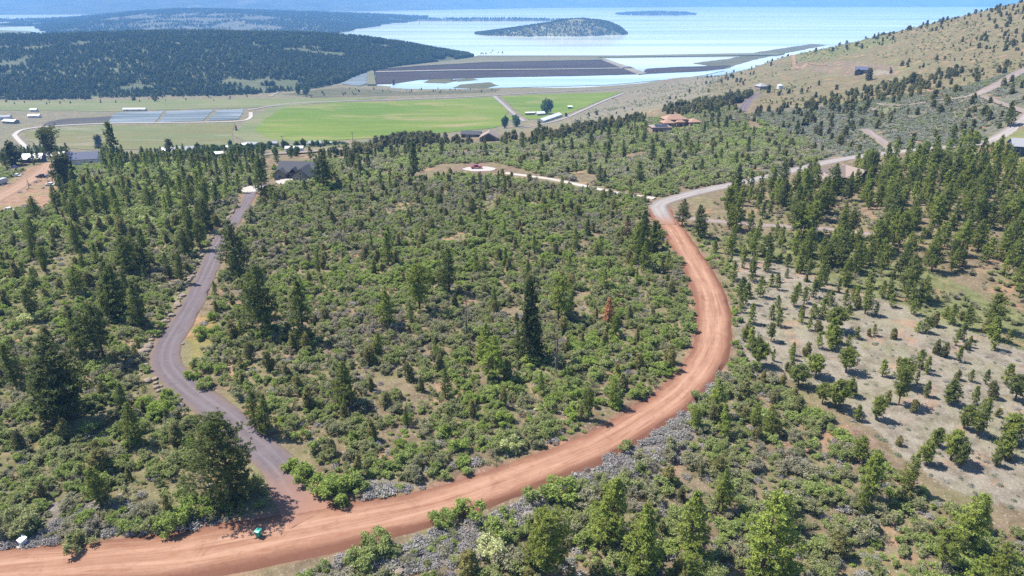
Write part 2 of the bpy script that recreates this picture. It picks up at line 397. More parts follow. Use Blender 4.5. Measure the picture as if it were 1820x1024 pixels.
# verge of red dust beside the cinder road
cr = np.full(len(gx), 1e3); sel2 = np.hypot(gx, gy) < 450; cr[sel2] = road_clear(gx[sel2], gy[sel2], ['red'])
k = (1 - smooth(.2, 1.6 + fbm(gx, gy, 7, 2, 77) * 1.0, cr))[:, None]; gcol = gcol * (1 - k) + np.array((.225, .125, .088)) * k
nc = len(fr)
gV = np.column_stack([gx, gy, gz]); gV = np.vstack([gV, [0, 0, float(height(np.array([0.]), np.array([0.]))[0])]])
gF = grid_faces(len(rad), nc, True)[:, ::-1]
gC = np.vstack([gcol, ZC['soil']]); gC = np.column_stack([gC, np.ones(len(gC))])
m, nt, out = new_mat('ground soil')
P_ = pos(nt); base = attr(nt, 'zone').outputs['Color']
n1 = noise(nt, .35, 6, .65, P_); n2 = noise(nt, 2.2, 4, .7, P_); n3 = noise(nt, .06, 4, .6, P_)
c = mix(nt, base, mix(nt, base, (.55, .52, .48), .8, 'MULTIPLY'), ramp(nt, n1, [(.42, 0.), (.62, 1.)]))
c = mix(nt, c, (.155, .165, .065), math_n(nt, 'MULTIPLY', ramp(nt, n3, [(.48, 0.), (.66, 1.)]), .45))
c = mix(nt, c, (.33, .185, .12), math_n(nt, 'MULTIPLY', ramp(nt, noise(nt, .11, 4, .6, P_), [(.56, 0.), (.66, 1.)]), .5))
c = mix(nt, c, (.52, .49, .45), math_n(nt, 'MULTIPLY', ramp(nt, n2, [(.58, 0.), (.68, 1.)]), .45))
c = mix(nt, c, (.14, .11, .08), math_n(nt, 'MULTIPLY', ramp(nt, noise(nt, 1.1, 5, .7, P_), [(.30, 1.), (.44, 0.)]), .55))
principled(nt, out, c, .95, .05, bump=n2, bstr=.6, bdist=.35)
M['ground'] = m
go = link(bpy.data.objects.new('ground', raw_mesh('ground', gV, gF, m, True, {'zone': ('POINT', gC)})))
# close the small hole under the camera
cap = [(len(gV) - 1, i, (i + 1) % nc) for i in range(nc)]
bm = bmesh.new(); bm.from_mesh(go.data); bm.verts.ensure_lookup_table()
for f in cap:
    try: bm.faces.new([bm.verts[i] for i in f])
    except ValueError: pass
bm.to_mesh(go.data); bm.free()
tag(go, 'dry brushy ground falling from the wooded bench to the valley', kind='structure')

# ------------------------------------------------------------------ roads
def road_mat(name, c0, c1, cedge, track=True, rough=.95, extra=None):
    m, nt, out = new_mat(name); u = attr(nt, 'u').outputs['Fac']; v = attr(nt, 'v').outputs['Fac']
    cb = N(nt, 'ShaderNodeCombineXYZ'); nt.links.new(math_n(nt, 'MULTIPLY', u, 3.2), cb.inputs[0]); nt.links.new(math_n(nt, 'MULTIPLY', v, .045), cb.inputs[1])
    st = noise(nt, 1.6, 6, .65, cb.outputs[0], 1.2); gr = noise(nt, .9, 5, .7, pos(nt)); big = noise(nt, .12, 3, .6, pos(nt))
    c = mix(nt, c0, c1, ramp(nt, st, [(.36, 0.), (.66, 1.)]))
    if track:
        au = math_n(nt, 'ABSOLUTE', u)
        t = math_n(nt, 'SUBTRACT', 1.0, math_n(nt, 'MINIMUM', math_n(nt, 'MULTIPLY', math_n(nt, 'ABSOLUTE', math_n(nt, 'SUBTRACT', au, .30)), 5.0), 1.0))
        t = math_n(nt, 'MULTIPLY', t, ramp(nt, math_n(nt, 'ADD', math_n(nt, 'MULTIPLY', st, .6), math_n(nt, 'MULTIPLY', big, .4)), [(.35, .15), (.65, .85)]))
        c = mix(nt, c, tuple(min(1, x * 1.2 + .02) for x in c1), math_n(nt, 'MULTIPLY', t, .95))
    c = mix(nt, c, tuple(x * 1.1 for x in c1), ramp(nt, noise(nt, .07, 5, .7, pos(nt)), [(.46, 0.), (.66, .6)]))
    c = mix(nt, c, tuple(x * .72 for x in c0), ramp(nt, noise(nt, .22, 6, .75, pos(nt), .8), [(.56, 0.), (.70, .55)]))
    e = ramp(nt, math_n(nt, 'ADD', math_n(nt, 'ABSOLUTE', u), math_n(nt, 'MULTIPLY', math_n(nt, 'SUBTRACT', gr, .5), .5)), [(.58, 0.), (.95, 1.)])
    c = mix(nt, c, cedge, e)
    c = mix(nt, c, (.5, .5, .5), math_n(nt, 'MULTIPLY', ramp(nt, gr, [(.3, 1.), (.5, 0.)]), .28), 'MULTIPLY')
    if extra:
        c = mix(nt, c, extra, attr(nt, 'blend').outputs['Fac'])
    principled(nt, out, c, rough, .1, bump=gr, bstr=.35, bdist=.12); return m
M['redroad'] = road_mat('red cinder', (.205, .098, .062), (.302, .178, .122), (.150, .070, .046))
M['driveroad'] = road_mat('worn grey asphalt', (0.101, 0.082, 0.093), (0.129, 0.109, 0.117), (0.137, 0.104, 0.093), extra=(0.248, 0.135, 0.095))
M['gravelroad'] = road_mat('pale gravel', (0.196, 0.175, 0.169), (0.262, 0.240, 0.230), (0.164, 0.133, 0.117), extra=(0.235, 0.125, 0.085))
M['whitegravel'] = road_mat('white gravel', (0.317, 0.284, 0.251), (0.371, 0.344, 0.317), (0.219, 0.180, 0.148))
M['dirttrack'] = road_mat('tan dirt', (0.230, 0.141, 0.098), (0.273, 0.180, 0.129), (0.207, 0.141, 0.098))
M['purplegravel'] = road_mat('mauve gravel', (0.186, 0.148, 0.141), (0.230, 0.186, 0.180), (0.180, 0.148, 0.121))
def ribbon(name, key, mat, off, label, blend=None, berm=.12, taper=True):
    q = RD[key]; n = len(q); t = np.gradient(q[:, :2], axis=0); t /= np.linalg.norm(t, axis=1)[:, None] + 1e-9
    nrm = np.column_stack([t[:, 1], -t[:, 0]]); s = np.concatenate([[0], np.cumsum(np.linalg.norm(np.diff(q[:, :2], axis=0), axis=1))])
    us = np.array([-1.30, -1., -.85, -.55, -.25, 0, .25, .55, .85, 1., 1.30]); V = []; ua = []; va = []; bl = []
    for i in range(n):
        for j, u in enumerate(us):
            w = q[i, 3] / 2
            e = 0 if abs(u) < .8 else float(fbm(np.array([s[i]]), np.array([u * 30.0]), 5, 2, 31 + j // 6)[0]) * .55
            p = q[i, :2] + nrm[i] * (w * u + e * np.sign(u))
            zz = q[i, 2] + off + {0: -.5, 10: -.5, 1: 0, 9: 0, 2: berm * .7, 8: berm * .7}.get(j, -.02 * abs(u))
            V.append((p[0], p[1], zz)); ua.append(np.clip(u, -1, 1)); va.append(s[i]); bl.append(0 if blend is None else blend(s[i], s[-1], p))
    o = link(bpy.data.objects.new(name, raw_mesh(name, V, grid_faces(n, len(us)), mat, True, {'u': ('POINT', ua), 'v': ('POINT', va), 'blend': ('POINT', bl)})))
    return tag(o, label, kind='structure')
ribbon('dirt_road', 'red', M['redroad'], .12, 'wide red cinder road sweeping through the brush')
ribbon('driveway', 'drive', M['driveroad'], .05, 'grey asphalt driveway winding up to the dark roofed house', lambda s, L, p: float(np.clip(1 - s / 16, 0, 1)))
ribbon('gravel_road', 'gravel', M['gravelroad'], .16, 'pale gravel road climbing right from the junction', lambda s, L, p: float(np.clip(1 - s / 14, 0, 1)))
ribbon('upper_road', 'upper', M['purplegravel'], .14, 'mauve gravel road high on the grassy hillside')
ribbon('fork_road', 'upperfork', M['purplegravel'], .10, 'narrow fork dropping from the upper gravel road')
ribbon('driveway', 'white', M['whitegravel'], .11, 'white gravel driveway leading to the pale parking pad')
ribbon('gravel_road', 'lane', M['purplegravel'], .08, 'narrow gravel lane running among the tall pines')
ribbon('dirt_road', 'spur', M['purplegravel'], .1, 'short mauve spur track in the grey sagebrush')
ribbon('driveway', 'villa', M['driveroad'], .1, 'dark paved driveway below the small hip roofed house')
ribbon('dirt_road', 'yard', M['dirttrack'], .08, 'tan dirt drive through the cluttered yard')
ribbon('dirt_road', 'hilltrack', M['dirttrack'], .1, 'pinkish dirt track cresting the hill above the lake')

# ------------------------------------------------------------------ flat patches: fields, ponds, pads
def patch(name, poly, mat, label, z=None, off=.25, ncell=26, thick=0, world_poly=None, kind='structure', ragged=0):
    W = [hit(a, b) if z is None else on_plane(a, b, z) for a, b in poly] if world_poly is None else world_poly
    W = np.array(W)
    if ragged:                                       # subdivide the outline and roughen it
        out = []
        for i in range(len(W)):
            a, b = W[i], W[(i + 1) % len(W)]; n = max(2, int(np.linalg.norm(b - a) / ragged / 2))
            for q in range(n): out.append(a + (b - a) * q / n)
        W = np.array(out); W[:, 0] += fbm(W[:, 0], W[:, 1], ragged * 3, 2, 5) * ragged * .8; W[:, 1] += fbm(W[:, 0], W[:, 1], ragged * 3, 2, 15) * ragged * .8
    bm = bmesh.new(); vs = [bm.verts.new((p[0], p[1], 0)) for p in W]; bm.faces.new(vs)
    lo, hi = W.min(0), W.max(0)
    if z is None:
        for ax in (0, 1):
            for kk in range(1, ncell):
                co = [0, 0, 0]; co[ax] = lo[ax] + (hi[ax] - lo[ax]) * kk / ncell; no = [0, 0, 0]; no[ax] = 1
                bmesh.ops.bisect_plane(bm, geom=bm.verts[:] + bm.edges[:] + bm.faces[:], plane_co=co, plane_no=no)
        X = np.array([v.co[:] for v in bm.verts]); H = height(X[:, 0], X[:, 1])
        for v, h in zip(bm.verts, H): v.co.z = h + off
    else:
        for v in bm.verts: v.co.z = z
    bmesh.ops.recalc_face_normals(bm, faces=bm.faces)
    if sum(f.normal.z for f in bm.faces) < 0: bmesh.ops.reverse_faces(bm, faces=bm.faces)
    if thick:
        r = bmesh.ops.extrude_face_region(bm, geom=bm.faces[:]); 
        for e in r['geom']:
            if isinstance(e, bmesh.types.BMVert): e.co.z -= thick
        bmesh.ops.recalc_face_normals(bm, faces=bm.faces)
    me = bpy.data.meshes.new(name); bm.to_mesh(me); bm.free(); me.materials.append(mat)
    o = link(bpy.data.objects.new(name, me)); return tag(o, label, kind=kind)
def field_mat(name, a, b, c3, s1=.012, s2=.05, fine=.5):
    m, nt, out = new_mat(name); P = pos(nt)
    mp = N(nt, 'ShaderNodeMapping'); mp.inputs['Scale'].default_value = (.5, 1.3, 1); nt.links.new(P, mp.inputs['Vector'])
    c = mix(nt, a, b, ramp(nt, noise(nt, s1, 5, .65, mp.outputs[0], .5), [(.38, 0.), (.62, 1.)]))
    c = mix(nt, c, c3, ramp(nt, noise(nt, s2, 6, .7, mp.outputs[0], .6), [(.52, 0.), (.68, .9)]))
    c = mix(nt, c, (.6, .6, .6), math_n(nt, 'MULTIPLY', ramp(nt, noise(nt, fine, 3, .7, P), [(.35, 1.), (.55, 0.)]), .35), 'MULTIPLY')
    m2 = N(nt, 'ShaderNodeMapping'); m2.inputs['Rotation'].default_value = (0, 0, R(24)); m2.inputs['Scale'].default_value = (.004, .16, 1); nt.links.new(P, m2.inputs['Vector'])
    c = mix(nt, c, (.72, .76, .7), math_n(nt, 'MULTIPLY', ramp(nt, noise(nt, 1.0, 4, .7, m2.outputs[0]), [(.40, 1.), (.58, 0.)]), .55), 'MULTIPLY')
    principled(nt, out, c, .95, .05); return m
M['greenfield'] = field_mat('green hay', (.105, .160, .022), (.158, .195, .032), (.240, .205, .092), .008, .016)
M['yellowfield'] = field_mat('yellow green pasture', (0.140, 0.162, 0.065), (0.176, 0.176, 0.086), (0.203, 0.180, 0.113))
M['oldfield'] = field_mat('golden pasture', (0.158, 0.144, 0.061), (0.135, 0.151, 0.063), (0.221, 0.194, 0.140), .012, .03)
M['wetplot'] = field_mat('wet brown plot', (0.072, 0.065, 0.063), (0.095, 0.086, 0.077), (0.108, 0.108, 0.072))
M['mud'] = field_mat('dark drained mud', (.046, .034, .032), (.060, .046, .042), (.075, .060, .054), .004, .02)
M['levee'] = field_mat('grassy levee', (0.131, 0.142, 0.070), (0.162, 0.151, 0.099), (0.184, 0.162, 0.126), .02, .06)
M['dikedirt'] = field_mat('pale dike dirt', (0.225, 0.203, 0.167), (0.257, 0.230, 0.194), (0.189, 0.171, 0.122), .02, .06)
M['olive'] = field_mat('olive bench', (0.144, 0.140, 0.077), (0.171, 0.155, 0.099), (0.189, 0.162, 0.126), .006, .02)
M['marsh'] = field_mat('marsh reeds', (0.099, 0.099, 0.054), (0.144, 0.126, 0.077), (0.059, 0.070, 0.036), .03, .08)
def water_mat(name, deep, pale, s, rough=.12, bs=.25):
    m, nt, out = new_mat(name); P = pos(nt)
    mp = N(nt, 'ShaderNodeMapping'); mp.inputs['Scale'].default_value = (.14, 1.5, 1); nt.links.new(P, mp.inputs['Vector'])
    c = mix(nt, deep, pale, ramp(nt, noise(nt, s, 5, .6, mp.outputs[0], .6), [(.35, 0.), (.68, 1.)]))
    p = principled(nt, out, c, rough, .5, bump=noise(nt, .02, 3, .6, P), bstr=bs, bdist=.5)
    p.inputs['IOR'].default_value = 1.33; return m
M['lake'] = water_mat('lake water', (.34, .385, .34), (.72, .73, .64), .0024, .14)
M['pond'] = water_mat('pond water', (.05, .065, .06), (.20, .22, .23), .05, .5)
M['wet'] = water_mat('wetland water', (.24, .34, .40), (.48, .56, .57), .006, .25)
ZW = -85.0
lake_w = [np.array(p, float) for p in [(-6500, 1180, ZW), (-500, 1180, ZW), (-300, 1230, ZW), (-250, 1280, ZW), (600, 1180, ZW), (2600, 1500, ZW), (12500, 3000, ZW), (12500, 12800, ZW), (-12500, 12800, ZW), (-12500, 4000, ZW)]]
patch('lake', None, M['lake'], 'wide pale turquoise lake filling the distance', z=ZW, world_poly=lake_w)
def fld(name, poly, mk, label, off=.3, **kw): return patch(name, poly, M[mk], label, off=off, **kw)
fld('field', [(418,240),(430,222),(448,208),(478,192),(520,186),(560,187),(520,200),(500,220),(505,238),(540,254),(455,257),(425,248)], 'yellowfield', 'dry yellow green margin at the west end of the hay field', off=.22, ragged=7)
fld('field', [(470,212),(505,191),(600,183),(760,178),(878,172),(897,190),(908,212),(880,228),(800,236),(700,243),(580,252),(520,250),(470,246),(455,232)], 'greenfield', 'large bright green hay field in the valley', ragged=9)
fld('field', [(890,171),(1000,167),(1110,163),(1085,172),(1040,190),(1005,204),(960,212),(938,212)], 'greenfield', 'small green hay field beside the farm', ragged=4)
fld('field', [(-120,196),(-120,182),(200,179),(455,176),(690,174),(600,182),(480,190),(440,192),(200,198)], 'yellowfield', 'pale yellow green pasture strip under the wooded hill', ragged=5)
fld('field', [(40,234),(120,226),(300,221),(420,219),(412,240),(420,258),(300,266),(180,268),(60,258)], 'oldfield', 'golden olive pasture behind the valley homes', ragged=5)
fld('field', [(85,217),(120,211),(205,207),(190,219),(120,223),(75,224)], 'wetplot', 'wet brown plot beside the water plots', ragged=4)
for pl, lb in (([(206,201),(291,198),(276,218),(190,219)], 'leftmost of the three flooded valley plots'), ([(297,198),(380,195),(362,215),(281,218)], 'middle and palest of the three flooded valley plots'), ([(386,196),(436,194),(422,213),(370,215)], 'rightmost and darkest of the three flooded valley plots')):
    fld('pond', pl, 'pond', lb, off=.4, ragged=3)
    # grassy bank strip round each plot
for pl, lb in (([(700,147),(745,141),(860,138),(1000,136),(1130,133),(1290,125),(1250,134),(1170,143),(1080,151),(890,156),(720,162),(690,158)], 'shallow blue water below the dark drained fields'), ([(606,150),(625,137),(652,127),(652,148),(640,153)], 'small dark blue pond beside the earth dike')):
    patch('pond', pl, M['wet'] if 'shallow' in lb else M['pond'], lb, z=-84.3 if 'shallow' in lb else -83.5, ragged=6)
patch('mud_flat', [(672,126),(690,122),(740,116),(860,109.5),(1072,106.5),(1126,119.8),(1000,121.8),(800,124)], M['mud'], 'upper dark strip of drained lake bed', z=-83.9, thick=1.5, ragged=5)
patch('mud_flat', [(668,149),(666,126),(800,123.6),(1000,121.6),(1112,119.9),(1142,131),(1000,135),(860,138),(745,142),(705,148)], M['mud'], 'lower dark strip of drained lake bed', z=-83.9, thick=1.5, ragged=5)
patch('levee', [(668,126.5),(800,123.6),(1000,121.8),(1125,119.8),(1128,121.2),(1000,123.2),(800,125.2),(668,128.2)], M['dikedirt'], 'pale dirt dike between the dark mud strips', z=-82.6, thick=2)
patch('levee', [(652,150),(652,126),(664,125),(668,150)], M['levee'], 'short grassy dike beside the small pond', z=-82.0, thick=3)
patch('levee', [(1070,106),(1080,105.5),(1150,130),(1135,132)], M['dikedirt'], 'pale dike slanting past the end of the mud', z=-82.6, thick=2)
patch('levee', [(840,101),(850,98.5),(1100,98.5),(1380,93.5),(1395,95),(1380,97.5),(1100,101)], M['levee'], 'long thin levee crossing in front of the open lake', z=-82.4, thick=3)
patch('shore', [(650,124),(780,110),(850,100.5),(1060,101.5),(1082,106),(960,108.5),(860,110.5),(740,117.5)], M['olive'], 'olive grass bench between the mud and the lake', z=-82.9, thick=2.5, ragged=6)
patch('mud_flat', [(1138,131),(1150,122),(1200,119),(1300,116),(1285,122),(1240,127)], M['mud'], 'brown mud bar right of the slanting dike', z=-84.2, thick=1, ragged=5)
for pl, lb in (([(752,147),(765,141),(800,140),(812,144),(790,148)], 'largest tan reed patch in the shallow water'), ([(800,142),(838,139),(850,142),(815,145)], 'low green reed bar in the shallow water'), ([(805,156),(820,150),(870,146),(885,152),(860,157)], 'tan mud bar near the wetland bank')):
    patch('reed_bed', pl, M['marsh'], lb, z=-83.9, thick=.6, ragged=3)
patch('shore', [(1290,122),(1330,109),(1380,97),(1410,92),(1450,84),(1470,80),(1445,78),(1390,86),(1350,92),(1300,104),(1230,112)], M['marsh'], 'tan marshy shoreline below the grassy hill', z=-84.6, thick=1, ragged=8)
patch('shore', [(500,168),(600,156),(690,160),(720,164),(890,158),(880,164),(700,170),(560,174)], M['marsh'], 'weedy brown bank along the wetland', off=.2, ragged=4)
def track(name, line, w, mk, label, off=.45):
    P = catmull(hit_line(line), 8); t = np.gradient(P[:, :2], axis=0); t /= np.linalg.norm(t, axis=1)[:, None]; nr = np.column_stack([t[:, 1], -t[:, 0]]) * w / 2
    L, Q = P[:, :2] - nr, P[:, :2] + nr; V = []; ua = []
    for a, mth, b in zip(L, P[:, :2], Q):
        for p, u in ((a, -1), (mth, 0), (b, 1)):
            V.append((p[0], p[1], float(hb(p[:1], p[1:2])[0]) + off)); ua.append(u)
    V = np.array(V); F = grid_faces(len(P), 3)
    o = link(bpy.data.objects.new(name, raw_mesh(name, V, F, M[mk], True, {'u': ('POINT', ua), 'v': ('POINT', np.repeat(np.arange(len(P)) * 8., 3))}))); tag(o, label, kind='structure')
track('farm_track', [(440,196),(520,184),(620,180),(720,177),(860,171),(960,165),(1060,160),(1180,148),(1260,138)], 7, 'gravelroad', 'pale farm track along the far edge of the green field')
track('farm_track', [(878,171),(895,186),(915,204),(932,216)], 7, 'gravelroad', 'straight pale track between the two green fields')
track('farm_track', [(925,228),(960,222),(1005,210),(1050,190),(1108,166)], 7, 'gravelroad', 'pale farm track passing the long white barn')
track('farm_track', [(70,275),(30,246),(28,238),(45,230),(100,224),(200,219.5),(300,218.5),(430,215),(446,200)], 6, 'whitegravel', 'pale track curving round the golden pasture')
track('highway', [(300,274),(420,276),(520,272),(640,263),(720,256)], 12, 'purplegravel', 'pale valley road passing the mobile homes')
track('farm_track', [(480,172),(500,163),(540,157),(600,152),(655,138)], 6, 'dikedirt', 'pale track skirting the foot of the wooded hill')

# ------------------------------------------------------------------ hills, island, mountains
def lofted_hill(name, base, ridge, mat, label, back=1.0, nu=140, nv=26, amp=6, zb_back=-92):
    B, Rg = catmull(np.array(base), 25), catmull(np.array(ridge), 25)
    def res(P, n):
        s = np.concatenate([[0], np.cumsum(np.linalg.norm(np.diff(P, axis=0), axis=1))]); q = np.linspace(0, s[-1], n)
        return np.column_stack([np.interp(q, s, P[:, i]) for i in range(3)])
    B, Rg = res(B, nu), res(Rg, nu); rows = []
    for i in range(nv + 1):
        s = i / nv; p = B + (Rg - B) * s; p[:, 2] = B[:, 2] + (Rg[:, 2] - B[:, 2]) * math.sin(s * math.pi / 2) ** 1.25
        p[:, 2] += fbm(p[:, 0], p[:, 1], 160, 3, 61) * amp * math.sin(s * math.pi) ; rows.append(p)
    for i in range(1, 13):
        s = i / 12; p = Rg + (Rg - B) * s * back; p[:, 2] = Rg[:, 2] + (zb_back - Rg[:, 2]) * (s * s * (3 - 2 * s)); rows.append(p)
    G = np.array(rows)
    o = link(bpy.data.objects.new(name, raw_mesh(name, G.reshape(-1, 3), grid_faces(len(rows), nu), mat, True))); tag(o, label, kind='structure')
    return G
def hillside_mat(name, a, b, c3):
    m, nt, out = new_mat(name); P = pos(nt)
    c = mix(nt, a, b, ramp(nt, noise(nt, .012, 6, .7, P), [(.38, 0.), (.62, 1.)])); c = mix(nt, c, c3, ramp(nt, noise(nt, .05, 5, .7, P), [(.52, 0.), (.66, .9)]))
    principled(nt, out, c, .95, .05); return m
M['hillside'] = hillside_mat('brushy hillside', (.080, .092, .052), (.118, .120, .072), (.070, .098, .040))
M['farhill'] = hillside_mat('far hillside', (.07, .08, .055), (.11, .11, .085), (.22, .20, .17))
M['islandm'] = hillside_mat('island brush', (.17, .17, .10), (.23, .21, .14), (.12, .13, .075))
mid_b = [on_plane(a, b, z) for a, b, z in [(-420,182,-80),(-150,181,-80),(0,181,-80),(150,178,-80),(300,173,-80),(400,172,-80),(480,166,-80.5),(560,156,-81),(610,143,-83),(660,127,-84),(730,116,-84.5),(790,109,-84.8),(860,99,-85)]]
mid_r = [at_y(a, b, y) for a, b, y in [(-420,75,1750),(-150,68,1780),(0,66,1820),(150,63,1850),(250,60,1880),(350,58,1900),(450,60,1900),(550,62,1900),(620,66,1900),(680,73,1920),(740,83,1960),(800,94,2000),(850,100,2060)]]
MID = lofted_hill('hill', mid_b, mid_r, M['hillside'], 'long wooded hill beyond the valley fields')
far_b = [on_plane(a, b, -85.5) for a, b in [(-260,53.5),(0,53),(64,55),(100,64),(300,64),(500,63),(600,60),(650,50),(740,43),(830,40),(940,39.5),(1040,39)]]
far_r = [at_y(a, b, y) for a, b, y in [(-200,42,4300),(0,40,4400),(90,37,4500),(160,30,4600),(240,22,4700),(330,17,4800),(430,19,4800),(530,22,4800),(640,26,4900),(740,31,5000),(830,36,5200)]]
far_r = [at_y(-260,37,4500), at_y(0,37,4500), at_y(70,36.5,4500), at_y(120,34,4550)] + far_r[3:] + [at_y(930,37.5,5300), at_y(1050,37.5,5400)]
FAR = lofted_hill('far_hill', far_b, far_r, M['farhill'], 'hazy blue wooded hill left of the lake', amp=9)
patch('meadow', [(-200,61),(0,59),(40,57.5),(64,57),(50,55),(0,53.5),(-200,53.5)], M['yellowfield'], 'pale meadow glimpsed behind the wooded hill', z=-84.2)
def bump_island(name, px0, px1, ybase, ytop_prof, depth, mat, label, zt=0):
    a, b = on_plane(px0, ybase, ZW), on_plane(px1, ybase, ZW); L = b[0] - a[0]; nu, nv = 90, 40; G = np.zeros((nv, nu, 3))
    us = np.linspace(0, 1, nu); tops = np.interp(us, [q[0] for q in ytop_prof], [q[1] for q in ytop_prof])
    for j in range(nv):
        v = j / (nv - 1)
        half = np.sqrt(np.clip(1 - (2 * us - 1) ** 2, 0.0005, 1)) ** .8
        yy = a[1] + depth * .5 + (v - .5) * depth * half * (1 + .25 * fbm(us * 5, us * 0 + v, .6, 2, 8))
        prof = np.sin(np.pi * np.clip(v, 0, 1)) ** .8
        G[j, :, 0] = a[0] + L * us + fbm(us * 9, us * 0 + v * 3, 1.5, 2, 4) * 8; G[j, :, 1] = yy
        G[j, :, 2] = ZW - 1 + tops * prof * (1 + .14 * fbm(us * 14, us * 0 + v * 9, 2, 3, 6))
    o = link(bpy.data.objects.new(name, raw_mesh(name, G.reshape(-1, 3), grid_faces(nv, nu), mat, True))); tag(o, label, kind='structure'); return G
ISL = bump_island('island', 836, 1131, 65, [(0,0),(.06,4),(.12,9),(.2,16),(.3,26),(.42,36),(.55,50),(.68,56),(.8,52),(.88,42),(.95,26),(1,0)], 420, M['islandm'], 'wooded island lying in the pale lake')
SPIT = bump_island('spit', 1105, 1258, 28, [(0,0),(.15,8),(.5,16),(.85,12),(1,0)], 700, M['farhill'], 'low dark spit far out on the lake')
SPIT2 = bump_island('spit', 690, 1060, 38, [(0,6),(.2,10),(.6,10),(1,0)], 260, M['farhill'], 'thin wooded point behind the island')
# mountains across the lake
mu, mv = 220, 50; G = np.zeros((mv, mu, 3)); xs = np.linspace(-11500, 11500, mu)
shp = np.array([on_plane(a, b, ZW) for a, b in [(-500,30),(-200,29),(0,28),(200,26.5),(400,24.5),(640,21),(820,18),(1000,14.5),(1300,12.5),(1820,13)]])
shore = np.interp(xs, shp[:, 0], shp[:, 1])
for j in range(mv):
    v = j / (mv - 1); yy = shore + v * (12700 - shore)
    G[j, :, 0] = xs; G[j, :, 1] = yy
    up = smooth(0, .75, v) * 780 * (.75 + .35 * fbm(xs, yy, 3800, 2, 14)) + fbm(xs, yy, 900, 4, 24) * 130 * smooth(.02, .3, v)
    G[j, :, 2] = -88 + np.maximum(0, up) + 6 * v
m, nt, out = new_mat('mountain forest'); P = pos(nt)
c = mix(nt, (.045, .06, .045), (.09, .10, .07), ramp(nt, noise(nt, .004, 8, .75, P), [(.4, 0.), (.62, 1.)])); c = mix(nt, c, (.2, .19, .15), ramp(nt, noise(nt, .0022, 6, .7, P), [(.58, 0.), (.7, .7)]))
principled(nt, out, c, .95, .05)
tag(link(bpy.data.objects.new('mountains', raw_mesh('mountains', G.reshape(-1, 3), grid_faces(mv, mu), m, True))), 'hazy blue forested mountains across the lake', kind='structure')


# ------------------------------------------------------------------ plant meshes
def unit(v): return v / (np.linalg.norm(v, axis=-1, keepdims=True) + 1e-9)
def blades(C, D, L, W, n, spread, rg):
    """n kite-shaped blades from every clump centre C, fanned about direction D"""
    K = len(C); C = np.repeat(C, n, 0); D = np.repeat(D, n, 0); L = np.repeat(np.broadcast_to(L, K), n) * rg.uniform(.65, 1.25, K * n); W = np.repeat(np.broadcast_to(W, K), n)
    nv = unit(D + rg.normal(0, spread, (K * n, 3))); d = unit(np.cross(nv, rg.normal(0, 1, (K * n, 3))) + D * .35); s = unit(np.cross(d, nv))
    C = C + rg.normal(0, 1, (K * n, 3)) * (L * .28)[:, None]
    a = C - d * (L * .15)[:, None]; t = C + d * (L * .85)[:, None]; mdl = C + d * (L * .38)[:, None]; w = s * (W * .5)[:, None]
    V = np.stack([a, mdl + w, t, mdl - w], 1).reshape(-1, 3); F = np.arange(K * n * 4).reshape(-1, 4)
    sh = np.repeat(np.clip(np.repeat(rg.normal(.5, .22, K), n) + rg.normal(0, .14, K * n), 0, 1), 4)
    return V, F, sh
def leaf_mesh(name, parts, mat):
    V = np.concatenate([p[0] for p in parts]); o = 0; Fs = []
    for p in parts: Fs.append(p[1] + o); o += len(p[0])
    return raw_mesh(name, V, np.concatenate(Fs), mat, False, {'shade': ('POINT', np.concatenate([p[2] for p in parts]))})
